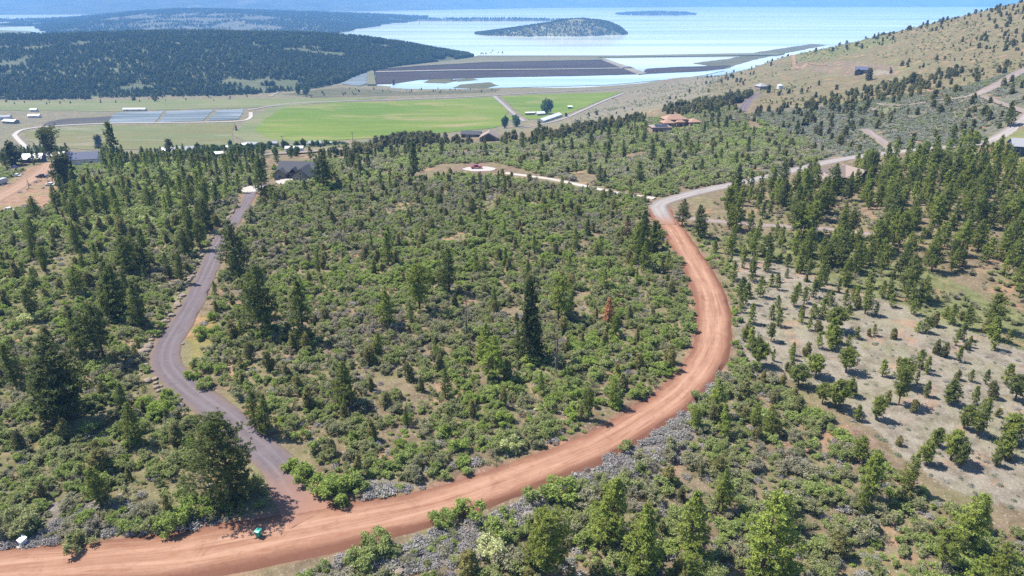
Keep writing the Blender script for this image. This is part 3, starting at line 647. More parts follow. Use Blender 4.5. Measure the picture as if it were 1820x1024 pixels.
def conifer(seed, H, Rr, base, kind='pine', lod=0, mat='pine', lop=0.0):
    """crown mesh and trunk mesh (with limbs) of a conifer standing at the origin"""
    rg = np.random.default_rng(seed); tk = MB(); C = []; D = []
    bend = rg.normal(0, .018, 2) * H; axis = lambda t: np.array([bend[0] * t * t, bend[1] * t * t, H * t])
    tr = .017 * H + .05
    tk.tube([axis(t) - (0, 0, .3 if t == 0 else 0) for t in np.linspace(0, .97, 7)], [tr * (1 - t) ** .8 + .02 for t in np.linspace(0, 1, 7)], 6 if lod == 0 else 4)
    n_l = int((38 if kind == 'fir' else 30) * (H / 12) ** .7) if lod == 0 else 13
    sweep = 0
    for i in range(n_l):
        t = i / n_l; z = base + (1 - base) * t ** .92
        if kind == 'fir': prof = (1 - t) ** .85 * .98 + .03
        elif kind == 'round': prof = math.sin(math.pi * (0.14 + .82 * t)) ** .75
        elif kind == 'flat': prof = .35 + .75 * t if t < .75 else 1.1 - (t - .75) * 2.6
        else: prof = (min(1, .62 + t * 1.7)) * (1 - t ** 1.5) ** .9 + .04
        nb = max(2, int((5.2 if kind == 'fir' else 4.6) * (1 if lod == 0 else .8) * min(1, .5 + prof)))
        for b in range(nb):
            sweep += 2.39996 + rg.normal(0, .35); ln = Rr * prof * rg.uniform(.62, 1.16) * (1 + .28 * math.sin(sweep * 1.0 + seed) * (1 if kind != 'fir' else .3))
            if lop and rg.random() < lop: continue
            up = (-.22 + .15 * t if kind == 'fir' else -.05 + .75 * t) + rg.normal(0, .1)
            h = unit(np.array([math.cos(sweep), math.sin(sweep), up])); p0 = axis(min(.985, z + rg.normal(0, .008)))
            tip = p0 + h * ln; mid = (p0 + tip) / 2 - np.array([0, 0, ln * (.05 if kind == 'fir' else .09)])
            if ln > .5 and (lod == 0 or b % 2 == 0): tk.tube([p0, mid, tip], [.018 * ln + .015, .012 * ln + .012, .008], 3)
            ns = max(2, int(ln / (.38 if lod == 0 else .85)))
            for q in range(ns):
                f = .28 + .74 * (q + rg.random()) / ns; c = p0 * (1 - f) ** 2 + 2 * f * (1 - f) * mid + f * f * tip
                side = np.cross(h, (0, 0, 1.)) * rg.normal(0, .20 * ln * (1.1 - abs(f - .55)))
                c = c + side + np.array([0, 0, rg.normal(.03, .06 * ln)])
                C.append(c); D.append(unit(h * .8 + np.array([0, 0, .55 if kind != 'fir' else .1]) + side * .5))
    for q in range(3): C.append(axis(.95 + .02 * q)); D.append(np.array([0, 0, 1.]))
    C = np.array(C); D = np.array(D)
    if kind == 'fir': par = (.50, .22, 10, .5) if lod == 0 else (.9, .42, 6, .5)
    else: par = (.40, .145, 17, .62) if lod == 0 else (.95, .48, 8, .7)
    return leaf_mesh('crown', [blades(C, D, par[0], par[1], par[2], par[3], rg)], M[mat]), tk.mesh('trunk', M['bark'])
def dense_tree(seed, H, Rr, lod=0, mat='juniper', cone=.5, clump=.34, base=.06, nl=None):
    """juniper or broad-leaved tree: sprays spread through uneven lobes on a short forked trunk"""
    rg = np.random.default_rng(seed); tk = MB(); C = []; D = []
    lobes = [(np.array([0, 0, H * .45]), Rr * .75, H * .42)]
    for i in range(nl or (9 if lod == 0 else 6)):
        a = rg.uniform(0, 6.28); zf = rg.uniform(base + .1, .9); rr = Rr * (1 - cone * zf) * rg.uniform(.35, .75)
        lobes.append((np.array([math.cos(a) * rr, math.sin(a) * rr, H * zf * .88]), Rr * rg.uniform(.28, .5) * (1.1 - cone * zf), H * rg.uniform(.10, .2)))
    lobes.append((np.array([rg.normal(0, .1), rg.normal(0, .1), H * .82]), Rr * (.42 - .2 * cone), H * .17))
    tk.tube([(0, 0, -.3), (0, 0, H * .3), (rg.normal(0, .1), rg.normal(0, .1), H * .8)], [.03 * H, .022 * H, .03], 5)
    for c, r, hh in lobes:
        if lod == 0: tk.tube([(0, 0, H * .12), c * .6, c], [.012 * H, .009 * H, .01], 3)
        n = int((20 if lod == 0 else 7) * (r * hh / (Rr * H * .03)) ** .8); u = unit(rg.normal(0, 1, (n, 3))); k = rg.uniform(.45, 1.05, n)[:, None] ** .6
        C.append(c + u * k * np.array([r, r, hh])); D.append(unit(u * .8 + np.array([0, 0, .45])))
    C = np.concatenate(C); D = np.concatenate(D); C[:, 2] = np.maximum(C[:, 2], base * H)
    par = (clump, clump * .5, 8, .6) if lod == 0 else (clump * 2.1, clump * 1.15, 6, .6)
    return leaf_mesh('crown', [blades(C, D, par[0] * H / 5 * .55 + par[0] * .45, par[1] * H / 5 * .55 + par[1] * .45, par[2], par[3], rg)], M[mat]), tk.mesh('trunk', M['bark'])
def bush(seed, lod=0, mat='shrub', kind='round'):
    """a shrub about 2 m wide and 1.6 m high"""
    rg = np.random.default_rng(seed); C = []; D = []
    lob = [(np.array([0, 0, .55]), .62, .7)]
    for i in range(6 if kind == 'round' else 4):
        a = rg.uniform(0, 6.28); d = rg.uniform(.3, .72); lob.append((np.array([math.cos(a) * d, math.sin(a) * d, rg.uniform(.35, .95)]), rg.uniform(.26, .46), rg.uniform(.3, .5)))
    for c, r, hh in lob:
        n = int((46 if lod == 0 else 13) * r / .4); u = unit(rg.normal(0, 1, (n, 3))); u[:, 2] = np.abs(u[:, 2]) * .95 - .15
        C.append(c + u * rg.uniform(.5, 1.08, n)[:, None] * np.array([r, r, hh])); D.append(unit(u + np.array([0, 0, .5])))
    C = np.concatenate(C); D = np.concatenate(D); C[:, 2] = np.maximum(C[:, 2], .06)
    L = .21 if lod == 0 else .34
    return leaf_mesh('shrub', [blades(C, D, L, L * .55, 5 if lod == 0 else 4, .75, rg)], M[mat])
def twig_bush(seed):
    """half bare grey shrub: thin stems with a scatter of leaves"""
    rg = np.random.default_rng(seed); st = MB(); C = []; D = []
    for i in range(26):
        a = rg.uniform(0, 6.28); ln = rg.uniform(.9, 1.7); tilt = rg.uniform(.1, .75); d = np.array([math.cos(a) * tilt, math.sin(a) * tilt, 1.]); d /= np.linalg.norm(d); b = np.array([math.cos(a) * .12, math.sin(a) * .12, -.05]); k = b + d * ln * .55 + rg.normal(0, .05, 3); t = b + d * ln + rg.normal(0, .12, 3)
        st.tube([b, k, t], [.022, .016, .006], 3)
        for q in range(3):
            c = k + (t - k) * rg.random(); e = c + unit(d + rg.normal(0, .6, 3)) * .35; st.tube([c, e], [.012, .005], 3); C.append(e); D.append(d)
        C.append(t); D.append(d)
    lv = blades(np.array(C), np.array(D), .17, .10, 3, .8, rg); b = len(lv[0]); V = np.concatenate([lv[0], np.array(st.v)]); f = [tuple(x) for x in lv[1]] + [tuple(i + b for i in x) for x in st.f]
    me = raw_mesh('shrub', V, f, M['shrub'], False, {'shade': ('POINT', np.concatenate([lv[2], np.full(len(st.v), .5)]))}); me.materials.append(M['deadwood']); mi = np.zeros(len(f), np.int32); mi[len(lv[1]):] = 1; me.polygons.foreach_set('material_index', mi); return me
def big_bush(seed):
    """tall many-lobed shrub with fine leaves"""
    rg = np.random.default_rng(seed); C = []; D = []
    for i in range(15):
        a = rg.uniform(0, 6.28); d = math.sqrt(rg.random()) * .85; r = rg.uniform(.18, .38); c = np.array([math.cos(a) * d, math.sin(a) * d, rg.uniform(.25, 1.3) * (1.1 - .5 * d)]); n = int(34 * (r / .28) ** 1.6)
        u = unit(rg.normal(0, 1, (n, 3))); u[:, 2] = np.abs(u[:, 2]) * .9 - .25; C.append(c + u * rg.uniform(.45, 1.15, n)[:, None] * np.array([r, r, r * 1.1])); D.append(unit(u + np.array([0, 0, .5])))
    C = np.concatenate(C); D = np.concatenate(D); C[:, 2] = np.maximum(C[:, 2], .06)
    return leaf_mesh('shrub', [blades(C, D, .135, .075, 6, .8, rg)], M['shrub'])
def sage(seed, lod=0):
    rg = np.random.default_rng(seed); n = 60 if lod == 0 else 22; a = rg.uniform(0, 6.28, n); r = np.sqrt(rg.random(n)) * .55
    C = np.column_stack([np.cos(a) * r, np.sin(a) * r, .05 + .5 * np.sqrt(np.clip(1 - (r / .6) ** 2, 0, 1)) * rg.uniform(.5, 1.05, n)])
    D = unit(np.column_stack([np.cos(a) * r, np.sin(a) * r, np.full(n, .55)])); L = .2 if lod == 0 else .34
    return leaf_mesh('sagebrush', [blades(C, D, L, L * .4, 5, .6, rg)], M['sage'])
def snag(seed, H):
    rg = np.random.default_rng(seed); tk = MB(); br = MB(); bx, by = rg.normal(0, .02 * H, 2)
    ax = lambda t: np.array([bx * t, by * t, H * t])
    tk.tube([ax(t) - (0, 0, .3 if t == 0 else 0) for t in np.linspace(0, 1, 6)], [.02 * H * (1 - t) + .03 for t in np.linspace(0, 1, 6)], 6)
    for i in range(46):
        t = rg.uniform(.25, .98); a = rg.uniform(0, 6.28); ln = H * .2 * (1.15 - t) * rg.uniform(.5, 1.3); d = unit(np.array([math.cos(a), math.sin(a), rg.normal(.15, .25)])); p = ax(t); tip = p + d * ln
        br.tube([p, (p + tip) / 2 - (0, 0, ln * .06), tip], [.05, .03, .012], 3)
        for q in range(5):
            f = rg.uniform(.35, 1); c = p + d * ln * f; e = c + unit(d + rg.normal(0, .7, 3)) * ln * .35; br.tube([c, e], [.022, .008], 3)
    return br.mesh('branches', M['deadwood']), tk.mesh('trunk', M['deadwood'])

PINE = [conifer(100 + i, 12, [3.4, 2.9, 3.7, 2.7, 3.1, 2.5][i], [.12, .2, .16, .10, .28, .14][i], ['pine', 'pine', 'pine', 'pine', 'round', 'pine'][i], 0, 'pine', .2) for i in range(6)]
PINE_L = [conifer(150 + i, 12, [3.0, 2.6, 3.2, 2.3][i], [.12, .2, .15, .08][i], 'pine', 1) for i in range(4)]
YOUNG = [conifer(180 + i, 6, [1.7, 2.0, 1.5][i], [.22, .3, .16][i], ['round', 'round', 'pine'][i]) for i in range(3)]
FIR = [conifer(200 + i, 14, 2.4, .05, 'fir', 0, 'fir') for i in range(2)]
BROADPINE = conifer(230, 16, 5.9, .05, 'round'); FLATPINE = conifer(236, 14, 4.8, .3, 'flat')
JUN = [dense_tree(300 + i, 5, [1.7, 1.35, 2.0, 1.5, 1.8][i], 0, 'juniper', [.5, .75, .35, .6, .45][i]) for i in range(5)]
JUN_L = [dense_tree(330 + i, 5, [1.7, 1.4, 2.0][i], 1, 'juniper', [.5, .75, .4][i]) for i in range(3)]
BROAD = [dense_tree(360 + i, 10, [4.2, 3.2][i], 0, 'broad', .2, .42, .1, 12) for i in range(2)]
BUSH = [bush(400 + i) for i in range(4)] + [twig_bush(410), twig_bush(411)]; BIGB = [big_bush(412 + i) for i in range(5)]; BUSH_L = [bush(420 + i, 1) for i in range(4)]
SAGE = [sage(440 + i) for i in range(4)]; SAGE_L = [sage(450 + i, 1) for i in range(3)]
SNAG = [snag(470, 9), snag(471, 7), snag(472, 6), snag(473, 5)]
def recolor(me, mat): c = me.copy(); c.materials[0] = M[mat]; return c
ORANGE = conifer(500, 8, 2.0, .04, 'pine', 0, 'rust', .05); BROWN = conifer(503, 8, 1.7, .1, 'pine', 0, 'brown', .5)
def far_tree(seed):
    rg = np.random.default_rng(seed); H = 8; n = 26; t = rg.random(n) ** .8; a = rg.uniform(0, 6.28, n); r = 2.3 * (1 - t) ** .7 * rg.uniform(.4, 1, n)
    C = np.column_stack([np.cos(a) * r, np.sin(a) * r, .6 + t * (H - 1)]); D = unit(np.column_stack([np.cos(a), np.sin(a), np.full(n, .7)]))
    return leaf_mesh('far_tree', [blades(C, D, 1.7, 1.25, 4, .6, rg)], M['far'])
FART = [far_tree(520 + i) for i in range(4)]

# ------------------------------------------------------------------ masses no one could count: one object each
def gn_scatter(name, P, sc, rot, tint, idx, meshes, label):
    coll = bpy.data.collections.new(name + ' kinds')
    for i, me in enumerate(meshes): coll.objects.link(bpy.data.objects.new('%s_kind_%02d' % (name, i), me))
    me = bpy.data.meshes.new(name); P = np.asarray(P, np.float32); me.vertices.add(len(P)); me.vertices.foreach_set('co', P.ravel())
    a = me.attributes.new('sc', 'FLOAT_VECTOR', 'POINT'); a.data.foreach_set('vector', np.asarray(sc, np.float32).ravel())
    a = me.attributes.new('ro', 'FLOAT_VECTOR', 'POINT'); a.data.foreach_set('vector', np.column_stack([np.zeros((len(P), 2)), rot]).astype(np.float32).ravel())
    a = me.attributes.new('tint', 'FLOAT', 'POINT'); a.data.foreach_set('value', np.asarray(tint, np.float32))
    a = me.attributes.new('idx', 'INT', 'POINT'); a.data.foreach_set('value', np.asarray(idx, np.int32))
    g = bpy.data.node_groups.new(name, 'GeometryNodeTree')
    g.interface.new_socket('Geometry', in_out='INPUT', socket_type='NodeSocketGeometry'); g.interface.new_socket('Geometry', in_out='OUTPUT', socket_type='NodeSocketGeometry')
    gi = g.nodes.new('NodeGroupInput'); go_ = g.nodes.new('NodeGroupOutput'); ip = g.nodes.new('GeometryNodeInstanceOnPoints'); ci = g.nodes.new('GeometryNodeCollectionInfo')
    ci.inputs['Collection'].default_value = coll; ci.inputs['Separate Children'].default_value = True; ci.inputs['Reset Children'].default_value = True
    def na(n, t): x = g.nodes.new('GeometryNodeInputNamedAttribute'); x.data_type = t; x.inputs['Name'].default_value = n; return x.outputs[0]
    g.links.new(gi.outputs[0], ip.inputs['Points']); g.links.new(ci.outputs[0], ip.inputs['Instance']); ip.inputs['Pick Instance'].default_value = True
    g.links.new(na('idx', 'INT'), ip.inputs['Instance Index']); g.links.new(na('ro', 'FLOAT_VECTOR'), ip.inputs['Rotation']); g.links.new(na('sc', 'FLOAT_VECTOR'), ip.inputs['Scale'])
    g.links.new(ip.outputs[0], go_.inputs[0])
    o = link(bpy.data.objects.new(name, me)); md = o.modifiers.new('scatter', 'NODES'); md.node_group = g
    return tag(o, label, kind='stuff')

# far hillsides
def hill_points(G, nfront, n, pw=1.0, gap=.46, wl=55, seed=0):
    u = rng.random(n) * (G.shape[1] - 1.01); v = rng.random(n) ** pw * (nfront - .01); i, j = v.astype(int), u.astype(int); fv, fu = (v - i)[:, None], (u - j)[:, None]
    P = (G[i, j] * (1 - fu) + G[i, j + 1] * fu) * (1 - fv) + (G[i + 1, j] * (1 - fu) + G[i + 1, j + 1] * fu) * fv
    k = vnoise(P[:, 0] / wl, P[:, 1] / wl, seed) * .6 + vnoise(P[:, 0] / wl * 3, P[:, 1] / wl * 3, seed + 1) * .4
    return P[(k > gap) & (P[:, 2] > ZW - .3)]
def far_wood(name, P, s0, s1, label, tint=(0, 1)):
    n = len(P); s = rng.uniform(s0, s1, n); P = P - np.array([0, 0, .2])
    return gn_scatter(name, P, np.column_stack([s * rng.uniform(.8, 1.15, n), s * rng.uniform(.8, 1.15, n), s]), rng.uniform(0, 6.28, n), np.clip(rng.normal((tint[0] + tint[1]) / 2, (tint[1] - tint[0]) / 3.2, n), 0, 1), rng.integers(0, 4, n), FART, label)
pm = hill_points(MID, 29, 66000, 1.0, .33, 80, 3)
low = smooth(-60, -84, pm[:, 2]); pm = pm[rng.random(len(pm)) < .62 + .38 * low]
far_wood('hill_forest', pm, .45, 1.15, 'dense dark conifers covering the long hill', (-.1, .9))
far_wood('far_forest', hill_points(FAR, 29, 56000, 1.0, .36, 220, 9), .55, 1.4, 'blue hazy forest on the farther hill', (0, .8))
far_wood('island_forest', hill_points(ISL, 38, 9000, 1.0, .30, 30, 5), .35, .85, 'dark trees covering the lake island', (0, 1))
far_wood('spit_trees', np.concatenate([hill_points(SPIT, 38, 1500, 1, .3, 40, 6), hill_points(SPIT2, 38, 900, 1, .3, 40, 7)]), .8, 1.5, 'low trees on the two far spits in the lake', (0, .7))

# ------------------------------------------------------------------ planting plan
PLANTS = []    # dicts: kind, p, h (height m), w (width factor), tint, rank
BUILD_KEEP = [(P_HOUSE, 12.5), (P_SHED, 11), (P_TENT, 8), (P_PAD, 7.5), (P_GABLE, 9), (P_VILLA, 15), (P_VGAR, 8), (P_DARK, 8), (P_GAZ, 6), (P_TAN, 11), (P_EDGE, 8), (P_BROWN, 8)]
def keep_clear(x, y, m=0):
    k = np.ones(len(x), bool)
    for p, r in BUILD_KEEP: k &= np.hypot(x - p[0], y - p[1]) > r + m
    return k
def hand(kind, bx, by, ty, tint=.5, w=1.0, h=None, **kw):
    p = hit_t(bx, by)
    if h is None:
        zs = np.linspace(p[2] + .3, p[2] + 34, 600); _, pyy, _ = project(np.column_stack([np.full(600, p[0]), np.full(600, p[1]), zs])); h = zs[int(np.argmin(np.abs(pyy - ty)))] - p[2]
    d = dict(kind=kind, p=p, h=h, w=w, tint=tint, hand=True, px=bx, py=by); d.update(kw); PLANTS.append(d); return d
for a in [(205,293,218,.3),(467,350,275,.35),(577,336,265,.15),(958,247,216,.15),(425,491,392,.3),(470,592,470,.35),(455,560,478,.4),(541,606,497,.4),(203,566,467,.35),(216,566,467,.4),(256,580,503,.4),
          (232,493,413,.45),(259,486,407,.3),(137,406,360,.35),(60,460,420,.5),(369,413,352,.15),(746,552,470,.75),(690,582,514,.8),(876,676,597,.95),(862,640,575,.9),(690,470,413,.55),(799,520,440,.35),
          (1130,450,393,.7),(1144,440,373,.35),(1144,482,430,.75),(1164,447,392,.55),(992,570,493,.8),(1433,459,411,.5),(1363,463,412,.35),(1537,558,508,.7),(1455,514,464,.55),(1503,507,456,.6),(1716,584,542,.55),
          (1759,583,522,.6),(1346,648,601,.35),(1404,667,632,.55),(1370,607,574,.4),(1411,544,508,.5),(1541,890,804,.85),(1350,1034,876,.95),(1224,992,872,.85),(1714,988,876,.9),(1731,1046,986,.95),(1084,962,845,.8),
          (1147,1026,897,.85),(976,1040,914,.75),(945,1010,930,.6),(1340,759,716,.65),(1367,773,730,.6),(1308,347,292,.15),(1240,423,364,.25),(1212,401,353,.25),(1597,720,655,.55,.9),(1737,775,706,.6,.9),(186,640,540,.3),
          (146,636,552,.35),(735,320,254,.05,.8),(30,690,610,.45),(455,760,690,.5),(475,775,700,.45),(620,720,640,.5),(180,900,830,.5),(1690,262,222,.3),(1790,228,180,.25),(1660,300,255,.4),(1690,330,270,.35),(1545,330,270,.3),(1480,345,290,.4)]:
    hand('pine', *a[:4], w=a[4] if len(a) > 4 else 1.0)
hand('pine', 417, 890, 742, .3, mesh='broad', look='broad crowned dark'); hand('pine', 93, 293, 232, .2, mesh='flat', look='flat topped')
hand('pine', 105, 752, 604, .12, 1.15, look='large dark'); hand('pine', 130, 745, 660, .15)
hand('fir', 944, 640, 496, .4, 1.0, look='slender dark'); hand('fir', 1160, 447, 392, .9, 1.0); hand('fir', 1136, 470, 400, .9, .9)
hand('juniper', 178, 264, 238, .15, 1.0); hand('juniper', 120, 334, 268, .12, 1.05); hand('juniper', 28, 293, 248, .15, 1.1); hand('juniper', 1620, 150, 128, .2); hand('juniper', 1542, 143, 119, .1, 1.1); hand('juniper', 1366, 165, 150, .1)
for a in [(1461,717,682),(1484,725,677),(1524,748,720),(1556,746,706),(1665,793,761),(1704,831,791),(1771,827,795)]: hand('young', *a, tint=rng.uniform(.35, .75))
for a in [(829,600,529),(988,663,571),(706,617,578),(608,440,395),(530,430,385),(40,660,600),(855,345,303)]: hand('snag', *a)
hand('orange', 1081, 575, 530, .5, 1.05); hand('orange', 1112, 424, 383, .2, brown=True)
for a in [(972,203,174,.5),(897,228,205,.3),(917,226,203,.7),(530,168,150,.6),(545,169,152,.5),(410,262,248,.2),(1006,208,200,.4),(320,166,158,.3)]: hand('broad', *a)
for a in [(303,275,247),(420,232,222),(277,276,262),(570,262,255),(700,152,141),(893,99,91),(240,178,170),(272,178,168),(278,180,169)]: hand('juniper', *a, tint=.1, w=.8)
for a in [(956,889,856,.62),(996,889,848,.78),(832,923,886,.75),(785,934,903,.72),(668,974,942,.6),(674,992,958,.55),(640,1010,975,.6),(872,985,950,1.0),(904,800,772,.97),(890,958,918,.72),(600,885,846,.8),(575,875,840,.8),(620,870,838,.75),(525,845,815,.85),(545,860,828,.8),(635,872,846,.7),
          (362,600,578,.86),(384,598,578,.9),(342,672,652,.8),(366,690,668,.7),(140,980,945,.4),(40,945,900,.35),(1130,705,682,.8),(1110,800,780,.5),(1245,715,690,.5),(262,725,700,.85),(285,735,708,.9),(300,712,690,.85),(350,925,890,.85),(305,940,905,.75),(330,915,880,.8),(1200,930,900,.6)]:
    hand('shrub', *a)

# scattered zones: kind, picture polygon, spacing, height range, tint range, width range, clear of road
ZA = [(478,325),(490,300),(600,285),(640,300),(700,322),(830,312),(900,318),(1000,330),(1150,356),(1180,400),(1215,455),(1238,500),(1246,560),(1238,620),(1200,685),(1120,740),(1060,772),(920,828),(770,860),(690,850),(640,855),(610,895),(545,880),(500,800),(450,745),(400,700),(345,660),(340,600),(385,500),(425,400)]
ZB = [(-450,1080),(-450,300),(120,300),(300,284),(470,292),(470,325),(440,350),(395,410),(350,500),(300,570),(270,620),(275,680),(360,740),(420,780),(470,850),(500,880),(430,925),(250,960),(0,990)]
ZC_ = [(480,1030),(640,1000),(800,940),(960,910),(1060,860),(1200,790),(1250,700),(1300,635),(1385,680),(1465,738),(1585,838),(1690,908),(1820,958),(2300,1130),(2300,1300),(400,1300)]
ZP = [(1290,660),(1280,500),(1250,430),(1420,470),(1580,530),(1990,640),(2350,740),(2350,1100),(1990,960),(1660,865),(1560,790),(1450,700),(1340,650)]
ZF = [(1225,405),(1240,370),(1310,345),(1400,330),(1480,310),(1600,285),(1700,278),(2300,240),(2300,720),(1820,590),(1640,560),(1560,520),(1420,470),(1260,440)]
ZD = [(620,285),(700,262),(860,258),(1000,240),(1160,212),(1300,190),(1420,240),(1480,275),(1400,303),(1300,325),(1180,352),(1080,335),(960,312),(880,288),(780,290),(700,318),(600,330)]
ZE = [(1330,200),(1440,190),(1560,172),(1700,155),(1830,120),(2000,110),(2000,230),(1820,235),(1740,250),(1500,278),(1420,240)]
ZH = [(1310,180),(1210,180),(1060,210),(1000,224),(1100,166),(1240,140),(1400,95),(1480,82),(1560,62),(1640,42),(1720,22),(1820,0),(2000,-60),(2000,115),(1820,122),(1700,155),(1560,172),(1430,188)]
ZR1 = [(600,275),(640,262),(700,252),(760,248),(820,252),(860,252),(940,240),(1000,232),(1100,216),(1180,200),(1260,184),(1340,164),(1360,172),(1260,205),(1160,218),(1040,243),(940,258),(800,262),(700,268),(630,290)]
ZW1 = [(-100,300),(-100,285),(60,268),(300,284),(600,280),(600,292),(300,300)]
ZG1 = [(0,990),(0,925),(130,875),(300,905),(440,930),(430,950),(300,975),(150,995)]
ZG2 = [(640,862),(770,862),(920,828),(1060,774),(1170,722),(1195,690),(1190,705),(1070,765),(930,820),(770,872),(690,890),(630,892)]
ZG3 = [(520,1024),(620,990),(740,955),(860,915),(960,880),(1070,820),(1180,760),(1240,690),(1280,640),(1290,690),(1220,790),(1120,850),(980,925),(760,1010),(640,1040)]
VIEWS = [(494, 572, 285, 342), (122, 182, 265, 318), (1468, 1520, 306, 338), (838, 892, 232, 268), (1148, 1245, 203, 246), (1338, 1368, 140, 176), (1512, 1580, 118, 142), (1808, 1830, 250, 285), (820, 885, 290, 309)]
def bounds(poly):
    W = np.array([hit(a, min(b, 1023)) if b < 1024 else on_plane(a, b, -4) for a, b in poly]); return W[:, 0].min() - 25, W[:, 0].max() + 25, W[:, 1].min() - 25, W[:, 1].max() + 25
def zone(kind, poly, sp, hr, tr, wr=(.85, 1.2), clear=1.0, gap=0.0, gwl=18, seed=0, fall=None, hskew=1.0, maxd=None):
    x0, x1, y0, y1 = bounds(poly); nx, ny = int((x1 - x0) / sp) + 1, int((y1 - y0) / sp) + 1
    X, Y = np.meshgrid(np.arange(nx), np.arange(ny)); x = x0 + (X + rng.random(X.shape) * .95).ravel() * sp; y = y0 + (Y + rng.random(X.shape) * .95).ravel() * sp
    px, py, d = project(np.column_stack([x, y, hb(x, y)])); k = (d > 10) & inside(poly, px, py); x, y, px, py = x[k], y[k], px[k], py[k]
    if gap: k = (vnoise(x / gwl, y / gwl, seed) * .65 + vnoise(x / gwl * 2.7, y / gwl * 2.7, seed + 1) * .35) > gap; x, y, px, py = x[k], y[k], px[k], py[k]
    if fall is not None: k = rng.random(len(x)) < fall(px, py, x, y); x, y, px, py = x[k], y[k], px[k], py[k]
    k = road_clear(x, y) > clear; k &= keep_clear(x, y); x, y, px, py = x[k], y[k], px[k], py[k]
    if kind in ('pine', 'juniper', 'young'):          # leave the dirt yards open
        k = ~inside([(-60,400),(-60,335),(0,325),(60,295),(112,290),(112,350),(90,385),(0,400)], px, py); x, y = x[k], y[k]
    elif kind == 'shrub':
        k = ~inside([(-60,385),(-60,340),(0,325),(60,295),(112,290),(108,345),(80,370),(0,380)], px, py); x, y = x[k], y[k]
    if kind in ('pine', 'juniper', 'snag'):
        px, py, d = project(np.column_stack([x, y, hb(x, y)])); k = np.ones(len(x), bool)
        for bx0, bx1, by0, by1 in VIEWS: k &= ~((px > bx0) & (px < bx1) & (py > by0) & (py < (by1 if kind != 'shrub' else by1 - 9)))
        x, y = x[k], y[k]
    if kind in ('shrub', 'juniper', 'sage') and poly in (ZA, ZB):
        px, py, d = project(np.column_stack([x, y, hb(x, y)])); g = inside([(330,700),(318,640),(325,600),(345,565),(374,555),(376,610),(352,660),(392,705),(380,720)], px, py)
        k = ((road_clear(x, y, ['drive']) > 2.4) & ~g) | (rng.random(len(x)) < .10); x, y = x[k], y[k]
    z = height(x, y); n = len(x); patch_t = vnoise(x / 26, y / 26, 71)
    hs = hr[0] + (hr[1] - hr[0]) * rng.random(n) ** hskew; ws = rng.uniform(wr[0], wr[1], n); tt = tr[0] + (tr[1] - tr[0]) * np.clip(.75 * rng.random(n) + .55 * patch_t - .15, 0, 1)
    qx, qy, qd = project(np.column_stack([x, y, z]))
    for i in range(n): PLANTS.append(dict(kind=kind, p=np.array([x[i], y[i], z[i]]), h=hs[i], w=ws[i], tint=tt[i], px=qx[i], py=qy[i], d=qd[i]))
# thicket inside the loop of the two roads
zone('shrub', ZA, 2.05, (.8, 3.0), (.04, .92), (.75, 1.25), .9, .27, 9, 1, hskew=1.7)
zone('juniper', ZA, 8.8, (2.2, 5.2), (.3, 1.15), (.6, 1.0), 1.2, .36, 25, 4)
zone('pine', ZA, 17, (4, 8), (.35, .95), (.65, .95), 2, .36, 40, 6)
zone('snag', ZA, 19, (2.5, 5), (0, 1), (.8, 1.1), 2, .40, 35, 111)
zone('snag', ZB, 22, (2.5, 6), (0, 1), (.8, 1.1), 2, .42, 35, 113)
for zz_, s_ in ((ZA, 2.0), (ZB, 2.0), (ZC_, 2.2)): zone('shrub', zz_, s_, (.25, .75), (.2, 1.0), (.9, 1.8), .5, .32, 7, 121)
# left thicket
zone('shrub', ZB, 2.05, (.7, 3.0), (.04, .98), (.75, 1.25), .9, .27, 10, 11, hskew=1.6)
zone('juniper', ZB, 8.6, (2.4, 6), (.25, 1.1), (.65, 1.0), 1.2, .36, 25, 14)
zone('pine', ZB, 10.6, (5, 10.5), (.2, .85), (.7, 1.0), 2, .40, 45, 16, lambda px, py, x, y: np.where(py < 560, .95, .32))
# below the red road
zone('shrub', ZC_, 2.15, (.7, 3.0), (-.05, .84), (.8, 1.35), 1.2, .31, 8, 21, hskew=1.6)
zone('juniper', ZC_, 6.4, (2.0, 4.8), (.25, 1.1), (.75, 1.1), 3.0, .34, 22, 24, lambda px, py, x, y: np.where(px < 900, .45, .9))
zone('pine', ZC_, 14, (4.5, 8.5), (.5, 1.0), (.85, 1.1), 4.0, .42, 30, 26)
# pale field with small trees, then the pine wood above it
zone('young', ZP, 5.6, (2.8, 6.2), (.2, .85), (.95, 1.35), 3, .22, 30, 31, lambda px, py, x, y: np.clip(1.05 - (py - 480) / 520, .26, 1), 1.4)
zone('juniper', ZP, 11, (2, 4.2), (.2, .9), (.8, 1.1), 3, .40, 25, 34)
zone('sage', ZP, 3.2, (.2, .5), (.45, 1.1), (.8, 1.6), 1, .42, 12, 35)
zone('shrub', [(1290,640),(1275,520),(1225,440),(1195,400),(1215,395),(1300,470),(1320,520),(1310,600),(1330,650)], 2.2, (.7, 1.7), (.3, .95), (.8, 1.3), .8, .34, 9, 36)
zone('pine', ZF, 5.9, (5, 12.5), (.3, .98), (.8, 1.12), 2.0, .26, 30, 41, lambda px, py, x, y: np.clip(.25 + (px - 1230) / 330 + (430 - py) / 900, .2, 1))
zone('shrub', ZF, 2.7, (.6, 1.7), (.05, .7), (.8, 1.3), 1, .40, 14, 44)
# shrubland between the white driveway and the plateau edge
zone('shrub', ZD, 2.4, (.8, 2.8), (.02, .80), (.9, 1.5), .9, .30, 16, 51)
zone('juniper', ZD, 13, (2.8, 5.6), (.15, .8), (.75, 1.05), 1.2, .36, 30, 54)
zone('pine', ZD, 21, (6, 9.5), (.1, .6), (.8, 1.05), 2, .42, 40, 56)
